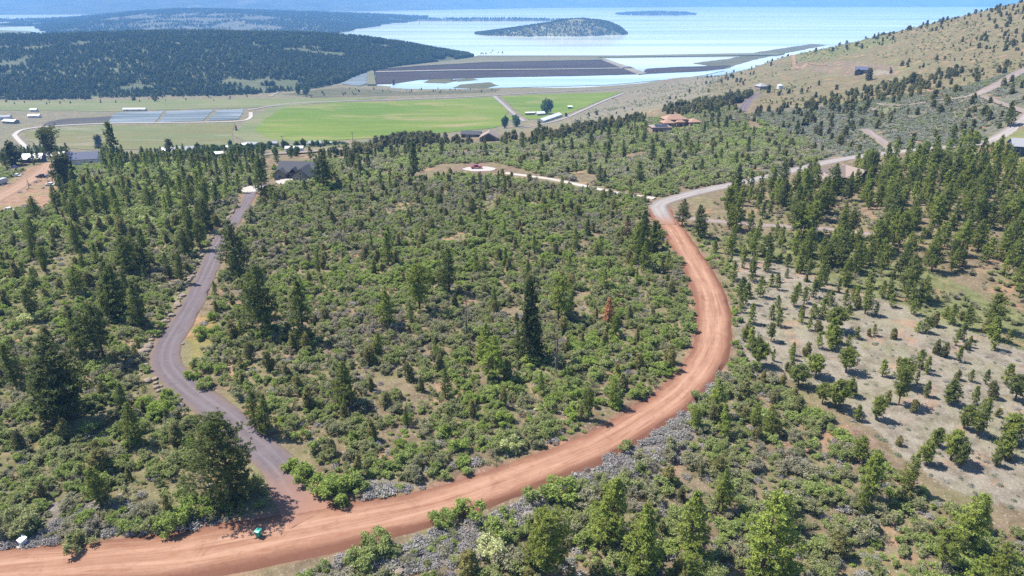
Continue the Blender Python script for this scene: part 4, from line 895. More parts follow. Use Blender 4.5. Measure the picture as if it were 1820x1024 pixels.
# grey sage flats, grassy hill, edge rows
zone('sage', ZE, 2.5, (.5, 1.1), (.72, 1.05), (.9, 1.7), .8, .34, 16, 61)
zone('shrub', ZE, 3.4, (.6, 1.7), (.12, .6), (.8, 1.3), .8, .44, 20, 63)
zone('juniper', ZE, 11, (3, 6), (.1, .7), (.8, 1.1), 1.5, .46, 40, 64)
zone('juniper', ZH, 11, (1.5, 6), (.05, .55), (.85, 1.25), 2, .43, 85, 71, lambda px, py, x, y: np.clip(.22 + .55 * (px - 1350) / 450 + .4 * smooth(150, 185, py) * (px > 1280), .08, 1), 1.6)
zone('shrub', ZH, 7, (.5, 2.0), (.14, .6), (.8, 1.6), 2, .47, 60, 73, None, 1.6)
zone('juniper', [(1480,82),(1560,62),(1640,42),(1720,22),(1820,0),(2000,-60),(2000,110),(1820,100),(1700,110),(1560,100)], 12, (2, 6), (.05, .5), (.9, 1.2), 2, .50, 90, 75, None, 1.8)
zone('juniper', ZR1, 6.3, (2.8, 7.2), (.0, .6), (.8, 1.2), 1.5, .26, 30, 81)
zone('pine', ZW1, 11, (6, 9), (.1, .5), (.8, 1.1), 2, .30, 30, 91)
zone('juniper', [(1330,196),(1480,170),(1560,150),(1700,120),(1720,140),(1560,185),(1400,230)], 9, (3.5, 6), (.05, .6), (.85, 1.1), 2, .40, 30, 93)
# roadside sagebrush
for zz, s_ in ((ZG1, 1.0), (ZG2, .95), (ZG3, 1.0)): zone('sage', zz, s_, (.22, .95), (.2, .8), (.8, 1.6), .35, .33 if zz is not ZG3 else .22, 6, 95)
for zz in (ZG1, ZG2, ZG3): zone('shrub', zz, 2.4, (.3, 1.1), (.05, .75), (.9, 1.6), .4, .36, 6, 125)
zone('sage', ZB, 5.5, (.4, .9), (0, .8), (.9, 1.5), .6, .45, 14, 97); zone('sage', ZA, 5.0, (.4, .9), (0, .7), (.9, 1.5), .6, .45, 14, 98); zone('sage', ZC_, 3.6, (.4, .9), (0, .8), (.9, 1.5), 1.0, .40, 14, 99)
# valley strip of homes and the farm
zone('shrub', [(230,275),(420,262),(640,255),(700,250),(620,275),(420,285),(250,288)], 9, (1, 2.4), (.2, .7), (.8, 1.4), 2, .4, 40, 101)
zone('broad', [(230,280),(420,268),(640,260),(640,275),(420,285),(250,290)], 17, (4, 8), (0, .6), (.8, 1.2), 3, .35, 60, 103)
zone('juniper', [(500,172),(620,158),(700,160),(890,158),(890,163),(700,170),(560,175)], 24, (2, 4.5), (.1, .6), (.8, 1.2), 3, .3, 60, 105)
zone('juniper', [(-100,180),(200,176),(480,170),(480,178),(200,184),(-100,190)], 26, (2, 5), (.1, .6), (.8, 1.2), 3, .42, 80, 107)
zone('juniper', [(850,101),(870,94),(900,96),(895,101)], 22, (6, 12), (.3, .8), (.8, 1.2), 3, 0, 80, 109)

# ------------------------------------------------------------------ labels that single things out
LM = [  # picture x, y, words
 (462,950,'the green bin'),(425,880,'the broad driveway pine'),(560,895,'the lower driveway junction'),(300,630,'the tight driveway bend'),(375,470,'the middle asphalt driveway'),(440,350,'the top of the asphalt driveway'),
 (530,310,'the dark roofed house'),(150,285,'the blue metal shed'),(50,330,'the cluttered dirt yard'),(850,300,'the pad with the red car'),(870,245,'the pale gabled house'),(1200,215,'the orange tiled villa'),
 (1172,362,'the grey gravel junction'),(1270,575,'the outer red road bend'),(1165,725,'the red road below its bend'),(930,845,'the red road dip'),(740,905,'the lower red road'),(1083,550,'the orange dead tree'),(944,570,'the slender dark fir'),
 (1490,320,'the house among pines'),(1350,402,'the lane among the pines'),(1597,690,'the lone pale field tree'),(1440,600,'the upper pale field'),(1700,760,'the lower pale field'),(1541,850,'the cone shaped pine'),
 (1350,960,'the tall yellow green pine'),(1714,930,'the lower corner pine'),(943,912,'the grey boulder under the road'),(1531,128,'the dark house on the hill'),(1352,155,'the small hip roofed house'),(1750,160,'the upper mauve road'),
 (1570,250,'the spur track'),(1700,258,'the bend of the gravel road'),(1400,305,'the gravel road straight'),(1817,265,'the grey house at the edge'),(1740,40,'the hilltop'),(1400,100,'the track over the hill'),(1040,340,'the white driveway'),
 (105,700,'the large dark left pine'),(40,963,'the white utility box'),(740,520,'the bright thicket pine'),(700,620,'the grey thicket snag'),(640,460,'the leafy middle thicket'),(900,420,'the upper thicket'),(1140,430,'the fir clump beside the road'),
 (470,540,'the dark driveway pines'),(210,520,'the pines left of driveway'),(60,500,'the left edge brush'),(150,830,'the lower left brush'),(200,255,'the tall pine by the shed'),(1650,400,'the thick of the pine wood'),(1780,480,'the right pine wood'),
 (970,190,'the valley farm'),(420,268,'the valley homes'),(735,290,'the columnar dark pine'),(1100,230,'the bench edge juniper row'),(850,720,'the lower thicket'),(640,780,'the thicket above the road'),(1450,830,'the brush below the pale field'),(1130,880,'the pines under the road'),(1000,290,'the slope beyond the white driveway'),(1300,270,'the green slope below the villa')]
LM_A = np.array([(a, b) for a, b, c in LM], float)
ORD = 'second third fourth fifth sixth seventh eighth ninth tenth eleventh twelfth thirteenth fourteenth fifteenth sixteenth seventeenth eighteenth nineteenth twentieth twenty-first twenty-second twenty-third twenty-fourth twenty-fifth twenty-sixth twenty-seventh twenty-eighth twenty-ninth thirtieth'.split()
USED = {}
def place_words(px, py):
    d = np.hypot((LM_A[:, 0] - px), (LM_A[:, 1] - py) * 1.5); i = int(np.argmin(d)); dx, dy = px - LM_A[i, 0], (py - LM_A[i, 1]) * 1.5
    if abs(dx) > abs(dy): dr = 'left of' if dx < 0 else 'right of'
    else: dr = 'behind' if dy < 0 else 'in front of'
    return dr + ' ' + LM[i][2], float(d[i])
def autolabel(items, words):
    """items: list of (obj, look, px, py); near-identical neighbours are told apart by their distance from the landmark"""
    by = {}
    for o, look, px, py in items:
        w, d = place_words(px, py); by.setdefault(look + ' ' + words + ' ' + w, []).append((d, o))
    for base, lst in by.items():
        lst.sort(key=lambda t: t[0])
        for i, (d, o) in enumerate(lst):
            if len(lst) == 1: o['label'] = base
            elif i == 0: o['label'] = 'closest ' + base
            else: o['label'] = (ORD[i - 1] + ' closest ' if i - 1 < len(ORD) else 'outlying ') + base

# ------------------------------------------------------------------ stand the plants
def size_word(h, a, b): return 'tall' if h > b else ('medium' if h > a else 'small')
def pine_tone(t): return 'dark green' if t < .3 else ('green' if t < .62 else 'yellow green')
def shrub_tone(t): return 'greyish' if t < .22 else ('olive' if t < .42 else ('green' if t < .66 else ('bright green' if t < .93 else 'pale flowering')))
GROUPS = dict(pine='pine trees of the bench and slopes', fir='dark fir trees', juniper='junipers dotted over the bench and hill', shrub='leafy shrubs in the brush', sage='grey sagebrush tufts', snag='dead bare trees', broad='leafy trees of the valley')
NAMES = dict(pine='pine_tree', fir='fir_tree', juniper='juniper_tree', shrub='shrub', sage='sagebrush', snag='dead_tree', orange='dead_pine', broad='leafy_tree')
CATS = dict(pine='pine tree', fir='fir tree', juniper='juniper tree', shrub='shrub', sage='sagebrush', snag='dead tree', orange='dead tree', broad='leafy tree')
def full(P): return P.get('hand', False)
for P in PLANTS:
    if 'd' not in P: P['d'] = float(project(P['p'])[2][0])
    P['size'] = P['h'] / P['d'] * (P['w'] if P['kind'] in ('shrub', 'sage') else 1)
fam = {}
for P in PLANTS: fam.setdefault('pine' if P['kind'] == 'young' else P['kind'], []).append(P)
def in_view(P): return 4 < P['px'] < 1816 and 8 < P['py'] < 1024 + (P['h'] / P['d'] * FPX * .8)
LIMIT = dict(pine=300, juniper=300, shrub=300, sage=300)
for kind, L in fam.items():
    lim = LIMIT.get(kind, 300)
    L.sort(key=lambda P: -(P['size'] + (10 if P.get('hand') else 0)))
    objs, rest = [], []
    for P in L: (objs if len(objs) < lim and in_view(P) else rest).append(P)
    items = []
    for n_, P in enumerate(objs):
        x, y, z = map(float, P['p']); near = P['d'] < 260; rz = random.uniform(0, 6.28); h = float(P['h']); w = float(P['w'])
        if kind in ('shrub', 'sage'):
            me = (BIGB[n_ % 5] if h > 1.7 else BUSH[n_ % 6] if near else BUSH_L[n_ % 4]) if kind == 'shrub' else (SAGE if near else SAGE_L)[n_ % 3]
            o = link(bpy.data.objects.new(NAMES[kind], me)); o.location = (x, y, z - .05); o.rotation_euler = (0, 0, rz); hh = h / (1.5 if kind == 'shrub' else .62)
            o.scale = (hh * w, hh * w * random.uniform(.85, 1.15), hh); o['tint'] = float(P['tint'])
            look = (('large ' if h > 1.9 else 'medium ' if h > 1.35 else 'low ') + shrub_tone(P['tint'])) if kind == 'shrub' else ('tall silvery' if h > .78 else 'low grey')
        else:
            if kind == 'pine':
                if P.get('mesh') == 'broad': pr, H0 = BROADPINE, 16
                elif P.get('mesh') == 'flat': pr, H0 = FLATPINE, 14
                elif P['kind'] == 'young': pr, H0 = YOUNG[n_ % 3], 6
                else: pr, H0 = (PINE[n_ % 6] if P['d'] < 300 else PINE_L[n_ % 4]), 12
            elif kind == 'fir': pr, H0 = FIR[n_ % 2], 14
            elif kind == 'juniper': pr, H0 = (JUN[n_ % 5] if P['d'] < 300 else JUN_L[n_ % 3]), 5
            elif kind == 'snag': pr, H0 = SNAG[n_ % 4], [9, 7, 6, 5][n_ % 4]
            elif kind == 'orange': pr, H0 = (BROWN if P.get('brown') else ORANGE), 8
            else: pr, H0 = BROAD[n_ % 2], 10
            o = empty(NAMES[kind], (x, y, z - .05), rz); o.rotation_euler = (random.gauss(0, .025), random.gauss(0, .025), rz); s = h / H0; sw = s * w * (1.0 if H0 > 6 or kind == 'juniper' else 1)
            c = link(bpy.data.objects.new('crown' if kind != 'snag' else 'branches', pr[0]), o); t = link(bpy.data.objects.new('trunk', pr[1]), o)
            for q in (c, t): q.scale = (sw, sw, s)
            c['tint'] = float(P['tint'])
            look = P.get('look', size_word(h, 5.5, 8.5) if kind == 'pine' else size_word(h, 3.2, 5)) + ('' if 'look' in P and kind != 'fir' else ' ' + pine_tone(P['tint']))
            if kind == 'snag': look = 'bare grey'
            if kind == 'orange': look = 'rusty brown' if P.get('brown') else 'bright orange'
            if kind == 'broad': look = 'bushy ' + ('dark' if P['tint'] < .35 else 'green')
        tag(o, None, CATS[kind], GROUPS.get(kind)); items.append((o, look, P['px'], P['py'] - (0 if kind in ('shrub', 'sage') else h / P['d'] * FPX * .4)))
    autolabel(items, CATS[kind])
    if rest and kind != 'snag':
        base = dict(pine=12., juniper=5., shrub=1.5, sage=.62, broad=10., fir=14.)[kind]
        meshes = dict(pine=PINE_L, juniper=JUN_L, shrub=BUSH + BIGB + BUSH_L, sage=SAGE + SAGE_L, broad=BROAD, fir=FIR)[kind]
        ms = []
        for me in meshes:
            if isinstance(me, tuple):                # crown and trunk in one mesh for the mass
                cme, tme = me; V = np.zeros(len(cme.vertices) * 3); cme.vertices.foreach_get('co', V); V2 = np.zeros(len(tme.vertices) * 3); tme.vertices.foreach_get('co', V2)
                sh = np.zeros(len(cme.vertices)); cme.attributes['shade'].data.foreach_get('value', sh); b = len(cme.vertices)
                f = [tuple(p.vertices) for p in cme.polygons]; nf = len(f); f += [tuple(i + b for i in p.vertices) for p in tme.polygons]
                jm = raw_mesh('tree', np.concatenate([V.reshape(-1, 3), V2.reshape(-1, 3)]), f, cme.materials[0], False, {'shade': ('POINT', np.concatenate([sh, np.full(len(V2) // 3, .5)]))})
                jm.materials.append(tme.materials[0]); mi = np.zeros(len(f), np.int32); mi[nf:] = 1; jm.polygons.foreach_set('material_index', mi); ms.append(jm)
            else: ms.append(me)
        nL = len(rest); h = np.array([P['h'] for P in rest]) / base; w = np.array([P['w'] for P in rest]); dd = np.array([P['d'] for P in rest]); r2 = rng.uniform(.87, 1.15, nL)
        if kind in ('shrub', 'sage'):
            n0 = len(BUSH) if kind == 'shrub' else len(SAGE); nb = len(BIGB) if kind == 'shrub' else 0; n1 = len(ms) - n0 - nb; idx = np.where(dd < 230, rng.integers(0, n0, nL), n0 + nb + rng.integers(0, n1, nL))
            if nb: idx = np.where((h * base > 1.75) & (dd < 300), n0 + rng.integers(0, nb, nL), idx)
        else: idx = rng.integers(0, len(ms), nL)
        gn_scatter(dict(pine='pine_woods', juniper='juniper_scrub', shrub='brush', sage='sagebrush_cover', broad='valley_trees', fir='fir_woods')[kind], np.array([P['p'] for P in rest]) - (0, 0, .06), np.column_stack([h * w * r2, h * w / r2, h]), rng.uniform(0, 6.28, nL), np.array([P['tint'] for P in rest]), idx, ms,
                   dict(pine='smaller and farther pines massed through the woods', juniper='far small junipers dotted over the slopes', shrub='dense low green and olive brush covering the bench', sage='grey sagebrush covering the dry ground', broad='small leafy trees along the valley road', fir='more dark firs')[kind])
print('PLANTS', {k: len(v) for k, v in fam.items()})

# ------------------------------------------------------------------ buildings
def gable(mb, x0, x1, y0, y1, z, rise, axis='x', over=.5, th=.22):
    """gable roof shell with eaves; ridge along axis"""
    if axis == 'y':
        t = MB(); gable(t, y0, y1, x0, x1, z, rise, 'x', over, th); mb.add([(b, a, c) for a, b, c in t.v], [f[::-1] for f in t.f]); return
    ym = (y0 + y1) / 2; half = (y1 - y0) / 2; drop = rise * over / half
    for s in (-1, 1):
        ye = ym + s * (half + over); ze = z - drop; zr = z + rise
        a = [(x0 - over, ym, zr), (x1 + over, ym, zr), (x1 + over, ye, ze), (x0 - over, ye, ze)]
        mb.add(a + [(p[0], p[1], p[2] + th) for p in a], [(0,1,2,3),(4,7,6,5),(0,4,5,1),(1,5,6,2),(2,6,7,3),(3,7,4,0)])
def gable_walls(mb, x0, x1, y0, y1, z0, z, rise, axis='x'):
    if axis == 'y':
        t = MB(); gable_walls(t, y0, y1, x0, x1, z0, z, rise, 'x'); mb.add([(b, a, c) for a, b, c in t.v], [f[::-1] for f in t.f]); return
    ym = (y0 + y1) / 2
    mb.add([(x0,y0,z0),(x1,y0,z0),(x1,y1,z0),(x0,y1,z0),(x0,y0,z),(x1,y0,z),(x1,y1,z),(x0,y1,z),(x0,ym,z+rise),(x1,ym,z+rise)],
           [(0,3,2,1),(0,1,5,4),(2,3,7,6),(0,4,8,7,3),(1,2,6,9,5)])
def hip(mb, x0, x1, y0, y1, z, rise, over=.6, th=.25):
    x0 -= over; x1 += over; y0 -= over; y1 += over; h = min(x1 - x0, y1 - y0) / 2; ym = (y0 + y1) / 2; xm = (x0 + x1) / 2
    if x1 - x0 >= y1 - y0: a, b = (x0 + h, ym, z + rise), (x1 - h + .01, ym, z + rise)
    else: a, b = (xm, y0 + h, z + rise), (xm, y1 - h + .01, z + rise)
    base = [(x0,y0,z),(x1,y0,z),(x1,y1,z),(x0,y1,z)]
    if x1 - x0 >= y1 - y0: F = [(4,5,9,8),(5,6,9),(6,7,8,9),(7,4,8)]
    else: F = [(4,5,8),(5,6,9,8),(6,7,9),(7,4,8,9)]
    mb.add([(p[0],p[1],p[2]-th) for p in base] + base + [a, b], [(0,3,2,1),(0,1,5,4),(1,2,6,5),(2,3,7,6),(3,0,4,7)] + F)
def window(parent, x, y, z, w, h, side='f', mat='white'):
    """framed pane standing a little proud of the wall; side f front (-y), l left, r right"""
    fr = MB(); pn = MB(); t = .10
    def bx(m, a0, a1, z0, z1, d0, d1):
        if side == 'f': m.box(x + a0, y - d1, z0, x + a1, y - d0, z1)
        elif side == 'l': m.box(x - d1, y + a0, z0, x - d0, y + a1, z1)
        else: m.box(x + d0, y + a0, z0, x + d1, y + a1, z1)
    for a0, a1, z0, z1 in ((-w/2-t, -w/2, z-t, z+h+t), (w/2, w/2+t, z-t, z+h+t), (-w/2, w/2, z-t, z), (-w/2, w/2, z+h, z+h+t)): bx(fr, a0, a1, z0, z1, .01, .09)
    bx(pn, -w/2, w/2, z, z+h, .01, .05)
    f = fr.build('window', M[mat], parent); pn.build('pane', M['glass'], f)
def house(name, label, p, rz, wall, roof, rooft='gable', blocks=(), wins=(), doors=(), cat='house', extra=None):
    """blocks: (x0,x1,y0,y1,wall height,rise,ridge axis)"""
    o = empty(name, (float(p[0]), float(p[1]), float(p[2])), rz); tag(o, label, cat)
    for i, (x0, x1, y0, y1, wh, rise, ax) in enumerate(blocks):
        w = MB(); r = MB(); e = i * .004
        if rooft == 'hip': w.box(x0, y0, -1.5, x1, y1, wh - .26); hip(r, x0, x1, y0, y1, wh, rise)
        else: gable_walls(w, x0, x1, y0, y1, -1.5, wh, rise, ax); gable(r, x0, x1, y0, y1, wh, rise, ax)
        w.build('wall', M[wall], o); r.build('roof', M[roof], o)
    for a in wins: window(o, *a)
    for (x, y, w, h, mt) in doors: MB().box(x - w/2, y - .06, 0, x + w/2, y - .01, h).build('garage_door' if w > 1.6 else 'door', M[mt], o)
    if extra: extra(o)
    return o
def ex_house(o):
    c = MB(); c.box(6.4, 5.2, 3, 7.4, 6.2, 8.4); c.build('chimney', M['greyrock'], o)
    d = MB(); gable(d, -2.6, 1.0, -1.9, 2.4, 3.1, 1.9, 'y', .4); d.build('porch_roof', M['darkroof'], o)
    q = MB(); [q.box(x - .18, -1.75, -.5, x + .18, -1.4, 3.0) for x in (-2.4, .8)]; q.build('porch_post', M['tanwall'], o)
house('house', 'large house with charcoal roofs and a tan front gable at the driveway top', P_HOUSE, R(-6), 'tanwall', 'darkroof', 'gable',
      [(-9, 7.4, 0, 9.5, 3.2, 3.6, 'x'), (.9, 8.6, -7, 4.6, 3.0, 3.1, 'y'), (-9.6, -4.2, -2.6, 4, 2.7, 1.9, 'y')],
      [(3.2, -7, 1, 1.5, 1.2, 'f'), (6.6, -7, 1, 1.2, 1.2, 'f'), (-6.8, -2.6, .9, 1.8, 1.3, 'f'), (-3.2, 0, .9, 1.4, 1.3, 'f'), (4.8, -7, 3.6, 1, .9, 'f')], [(-.8, 0, 1.2, 2.2, 'darkwall')], extra=ex_house)
house('metal_shed', 'wide shed with a blue grey metal roof and pale walls beside the dirt yard', P_SHED, R(16), 'offwhite', 'bluemetal', 'gable', [(-8, 8, -5, 5, 3.8, 3.0, 'x')],
      [(5, -5, 1.5, 1.4, 1, 'f'), (1.5, -5, 1.5, 1.4, 1, 'f')], [(-4, -5, 3.4, 3.1, 'garage')], 'shed')
house('white_shed', 'low shed with a bright white peaked roof at the yard', P_TENT, R(10), 'bluemetal', 'whiteroof', 'gable', [(-5, 5, -3.6, 3.6, 2.6, 2.2, 'x'), (-1.6, 1.6, -5.2, 0, 2.4, 1.4, 'y')], [(-3.4, -3.6, 1, 1.2, .9, 'f')], [(3.2, -3.6, 1, 2, 'darkwall')], 'shed')
p = hit_t(103, 282); house('white_shed', 'small white roofed shed glimpsed behind the flat topped pine', p, R(4), 'offwhite', 'whiteroof', 'gable', [(-4.5, 4.5, -3, 3, 2.5, 1.5, 'x')], [(-2, -3, 1, 1, .9, 'f')], [(2, -3, 1, 2, 'darkwall')], 'shed')
def ex_gable(o):
    g = MB(); g.add([(-4.4,-6.06,.4),(4.4,-6.06,.4),(4.4,-6.06,2.7),(0,-6.06,5.2),(-4.4,-6.06,2.7)], [(0,1,2,3,4)]); g.v += [(a, b + .04, c) for a, b, c in g.v]; n = 5
    g.f += [(9,8,7,6,5)] + [(i, i + 5, (i + 1) % 5 + 5, (i + 1) % 5) for i in range(5)]; f = g.build('gable_glazing', M['glass'], o)
    h = MB(); [h.box(x - .08, -6.14, .4, x + .08, -6.07, 4.6 - abs(x) * .55) for x in (-2.2, 0, 2.2)]; h.build('mullions', M['darkwall'], f)
    MB().box(-6.5, -9, -.6, 6.5, -6.2, .25).build('deck', M['offwhite'], o)
house('house', 'pale gabled house with a dark glazed front above the juniper row', P_GABLE, R(-4), 'tanwall', 'tanroof', 'gable', [(-6, 6, -6, 6, 2.9, 3.2, 'y')], [(6, 0, 1, 1.4, 1.2, 'r')], [], extra=ex_gable)
house('house', 'low dark brown house half hidden left of the pale gabled house', P_BROWN, R(-8), 'darkwall', 'darkroof', 'gable', [(-7, 7, -3.5, 3.5, 2.8, 1.8, 'x')], [(-3, -3.5, 1, 1.5, 1, 'f'), (2, -3.5, 1, 1.5, 1, 'f')], [(0, -3.5, 1, 2.1, 'tanwall')])
house('villa', 'sprawling villa under orange clay tile hip roofs at the bench edge', P_VILLA, R(8), 'stucco', 'redtile', 'hip', [(-9, 6, -1, 9, 4.6, 2.6, 'x'), (-12, -4.5, -6, 1, 3.2, 1.7, 'y'), (6.5, 14, -5, 3, 3.2, 1.9, 'x'), (-2.5, 3, -4, -.5, 3.3, 1.2, 'x')],
      [(-6.5, -1, 1.2, 1.6, 1.5, 'f', 'darkwall'), (4.2, -1, 1.2, 1.6, 1.5, 'f', 'darkwall'), (-8, -6, 1, 1.6, 1.4, 'f', 'darkwall'), (9, -5, 1, 1.3, 1.2, 'f', 'darkwall')], [(12, -5, 2.6, 2.3, 'darkwall'), (.3, -4, 1.3, 2.3, 'darkwall')], 'house')
def ex_vg(o):
    s = MB()
    for i in range(4):
        for j in range(2):
            x0 = -4.1 + i * 2.1; t0, t1 = .12 + j * .42, .12 + j * .42 + .38
            # panels lie on the front slope of the hip roof
            y0, y1 = -5.0 + 4.9 * t0, -5.0 + 4.9 * t1; z0, z1 = 4.25 + 1.15 * t0, 4.25 + 1.15 * t1; k = .35 * j
            s.add([(x0+k*.2, y0, z0), (x0+1.95+k*.2, y0, z0), (x0+1.95+k*.2, y1, z1), (x0+k*.2, y1, z1), (x0+k*.2, y0, z0+.12), (x0+1.95+k*.2, y0, z0+.12), (x0+1.95+k*.2, y1, z1+.12), (x0+k*.2, y1, z1+.12)], [(0,3,2,1),(4,5,6,7),(0,1,5,4),(1,2,6,5),(2,3,7,6),(3,0,4,7)])
    s.build('solar_array', M['solar'], o)
house('garage', 'square stucco garage with solar panels on its tiled roof beside the villa', P_VGAR, R(6), 'stucco', 'tanroof', 'hip', [(-6, 6, -4.4, 4.4, 4.2, 1.2, 'x')], [(-3.5, -4.4, 1.2, 1.2, 1.2, 'f', 'darkwall'), (0, -4.4, 1.2, 1.2, 1.2, 'f', 'darkwall')], [(4, -4.4, 2.6, 2.4, 'offwhite')], 'garage', ex_vg)
house('house', 'small dark blue house alone on the grassy hill', P_DARK, R(-24), 'darkwall', 'bluemetal', 'gable', [(-6, 6, -4, 4, 4, 2.6, 'x'), (-5.5, -1, -7, -2, 3.2, 1.8, 'y')], [(2.5, -4, 1.2, 2, 1.4, 'f'), (-3.2, -7, 1, 1.4, 1.2, 'f')], [(5, -4, 1, 2.1, 'offwhite')])
house('house', 'small square house with a pale hip roof above the paved drive', P_GAZ, R(20), 'tanwall', 'greyroof', 'hip', [(-4.5, 4.5, -4.5, 4.5, 4.2, 2.6, 'x'), (3, 8, -4, 2, 3, 1.5, 'x')], [(-2, -4.5, 1.2, 1.4, 1.4, 'f'), (2, -4.5, 1.2, 1.4, 1.4, 'f')], [(5.5, -4, 2.6, 2.3, 'darkwall')])
house('house', 'pink tan roofed house with a dark front gable among the pines', P_TAN, R(24), 'darkwall', 'tanroof', 'gable', [(-10, 6, -2, 8, 3.2, 3.2, 'x'), (.5, 9.5, -7, 4, 3.2, 3.2, 'y'), (-12, -6, -5, 3, 2.9, 2.2, 'y')], [(4.5, -7, 1, 1.8, 1.3, 'f'), (-9, -5, 1, 1.4, 1.2, 'f'), (-2.5, -2, 1, 1.6, 1.3, 'f')], [(7.8, -7, 1, 2.1, 'tanwall')])
house('house', 'blue grey house below the gravel road bend at the picture edge', P_EDGE, R(-18), 'bluemetal', 'greyroof', 'gable', [(-5, 7, -4, 4, 3.4, 2.4, 'x')], [(-3, -4, 1, 1.4, 1.2, 'f'), (-5, 0, 1, 1.3, 1.2, 'l')], [(0, -4, 1, 2.1, 'darkwall')])
# valley homes: picture x, y, width, depth, wall height, rise, turn, wall, roof, label
VAL = [(349, 270, 15, 9, 3.2, 2.2, 12, 'offwhite', 'whiteroof', 'white roofed valley house with a long sloping roof'), (296, 272, 10, 7, 3, 1.8, -8, 'offwhite', 'whiteroof', 'small white roofed cabin at the west end of the valley homes'),
       (326, 273, 15, 8, 3, 2, 18, 'tanwall', 'greyroof', 'grey roofed valley house between the white roofed cabin and long house'), (397, 279, 12, 4.4, 2.6, .9, 20, 'tanwall', 'offwhite', 'tan mobile home with a pale roof beside the valley road'),
       (449, 260, 15, 7, 2.8, 1.7, -5, 'tanwall', 'greyroof', 'long grey valley house at the edge of the green field'), (434, 261, 6, 5, 2.6, 1.3, 8, 'offwhite', 'whiteroof', 'tiny white shed left of the long grey valley house'),
       (404, 265, 7, 4, 2.4, 1, 0, 'offwhite', 'whiteroof', 'tiny white trailer beside the dark round tree'), (560, 258, 13, 7, 2.8, 1.8, 10, 'tanwall', 'greyroof', 'grey roofed house nearest the large hay field'), (583, 259, 8, 5, 2.7, 1.4, -10, 'offwhite', 'whiteroof', 'small white house at the east end of the valley homes'),
       (524, 269, 11, 4, 2.5, .9, 6, 'offwhite', 'whiteroof', 'white mobile home behind the charcoal roofed house'), (488, 258, 7, 5, 2.6, 1.4, 0, 'tanwall', 'greyroof', 'tiny grey cabin alone near the hay field'),
       (8, 212, 16, 9, 3.4, 2, 12, 'offwhite', 'greyroof', 'grey shed at the far left of the valley floor'), (20, 219, 18, 8, 3, 1.8, -14, 'tanwall', 'whiteroof', 'long white roofed shed at the far left of the valley floor'), (62, 209, 14, 6, 2.8, 1.6, 4, 'offwhite', 'whiteroof', 'white shed standing alone left of the wet plot'), (61, 198, 8, 6, 2.6, 1.4, 4, 'offwhite', 'whiteroof', 'tiny white hut far across the valley pasture'),
       (240, 197, 30, 6, 2.6, 1.2, 2, 'offwhite', 'whiteroof', 'long low white shelter behind the first flooded plot'),
       (977, 213, 56, 9, 3.2, 2.2, 62, 'offwhite', 'whiteroof', 'very long white barn at the valley farm'), (960, 205, 11, 8, 3, 2, 20, 'tanwall', 'whiteroof', 'pale farmhouse in front of the tall farm tree'), (944, 204, 16, 4.5, 2.8, 1, 10, 'darkwall', 'whiteroof', 'long dark trailer left of the farmhouse'), (1013, 193, 6, 5, 2.8, 1.2, 0, 'darkwall', 'whiteroof', 'small dark hut right of the valley farm')]
for px, py, w, d, wh, ri, rz, wl_, rf, lb in VAL:
    p = hit(px, py); house('barn' if 'barn' in lb else ('mobile_home' if ('mobile' in lb or 'trailer' in lb) else ('shed' if ('shed' in lb or 'hut' in lb or 'shelter' in lb) else 'house')), lb, p, R(rz), wl_, rf, 'gable', [(-w/2, w/2, -d/2, d/2, wh, ri, 'x')],
        [(-w * .28, -d/2, 1, w * .12, 1, 'f'), (w * .25, -d/2, 1, w * .12, 1, 'f')], [(0, -d/2, 1.2, 2.1, 'darkwall')], 'barn' if 'barn' in lb else ('mobile home' if ('mobile' in lb or 'trailer' in lb) else ('shed' if ('shed' in lb or 'hut' in lb or 'shelter' in lb) else 'house')))
# water tank beside the small hip roofed house
p = hit_t(1386, 158); o = empty('water_tank', p, 0); tag(o, 'pale round water tank beside the small hip roofed house', 'water tank')
ringp = lambda r, z, n=18: [(r * math.cos(2*math.pi*k/n), r * math.sin(2*math.pi*k/n), z) for k in range(n)]
MB().loft([ringp(3, -1), ringp(3, 3.4)]).build('wall', M['offwhite'], o); MB().loft([ringp(3.15, 3.4), ringp(3.1, 3.55), ringp(.4, 4.6), ringp(.35, 4.75)]).build('roof', M['whiteroof'], o)

# pads and paved spots
def pad(px, py, rx, ry, mat, label, off=.12, n=28):
    c = hit_t(px, py); V = [(c[0] + rx * math.cos(2*math.pi*k/n) * (1 + .08 * math.sin(3*k)), c[1] + ry * math.sin(2*math.pi*k/n) * (1 + .06 * math.cos(5*k))) for k in range(n)]
    z = max(height(np.array([v[0] for v in V] + [c[0]]), np.array([v[1] for v in V] + [c[1]]))) + off
    m = MB(); m.loft([[(x, y, z - 1.2) for x, y in V], [(x, y, z) for x, y in V]]); o = m.build('parking_pad', M[mat]); return tag(o, label, kind='structure'), np.array([c[0], c[1], z])
_, PADC = pad(852, 302, 8, 5, 'concrete', 'pale round parking pad with a red car on it')
pad(513, 324, 5.5, 5, 'concrete', 'white concrete apron in front of the charcoal roofed house'); pad(449, 338, 4.5, 6, 'concrete', 'pale concrete apron at the top of the asphalt driveway')
pad(1208, 238, 8, 9, 'concrete', 'pinkish paved court in front of the villa'); pad(1230, 230, 6, 8, 'concrete', 'mauve paved strip right of the villa')

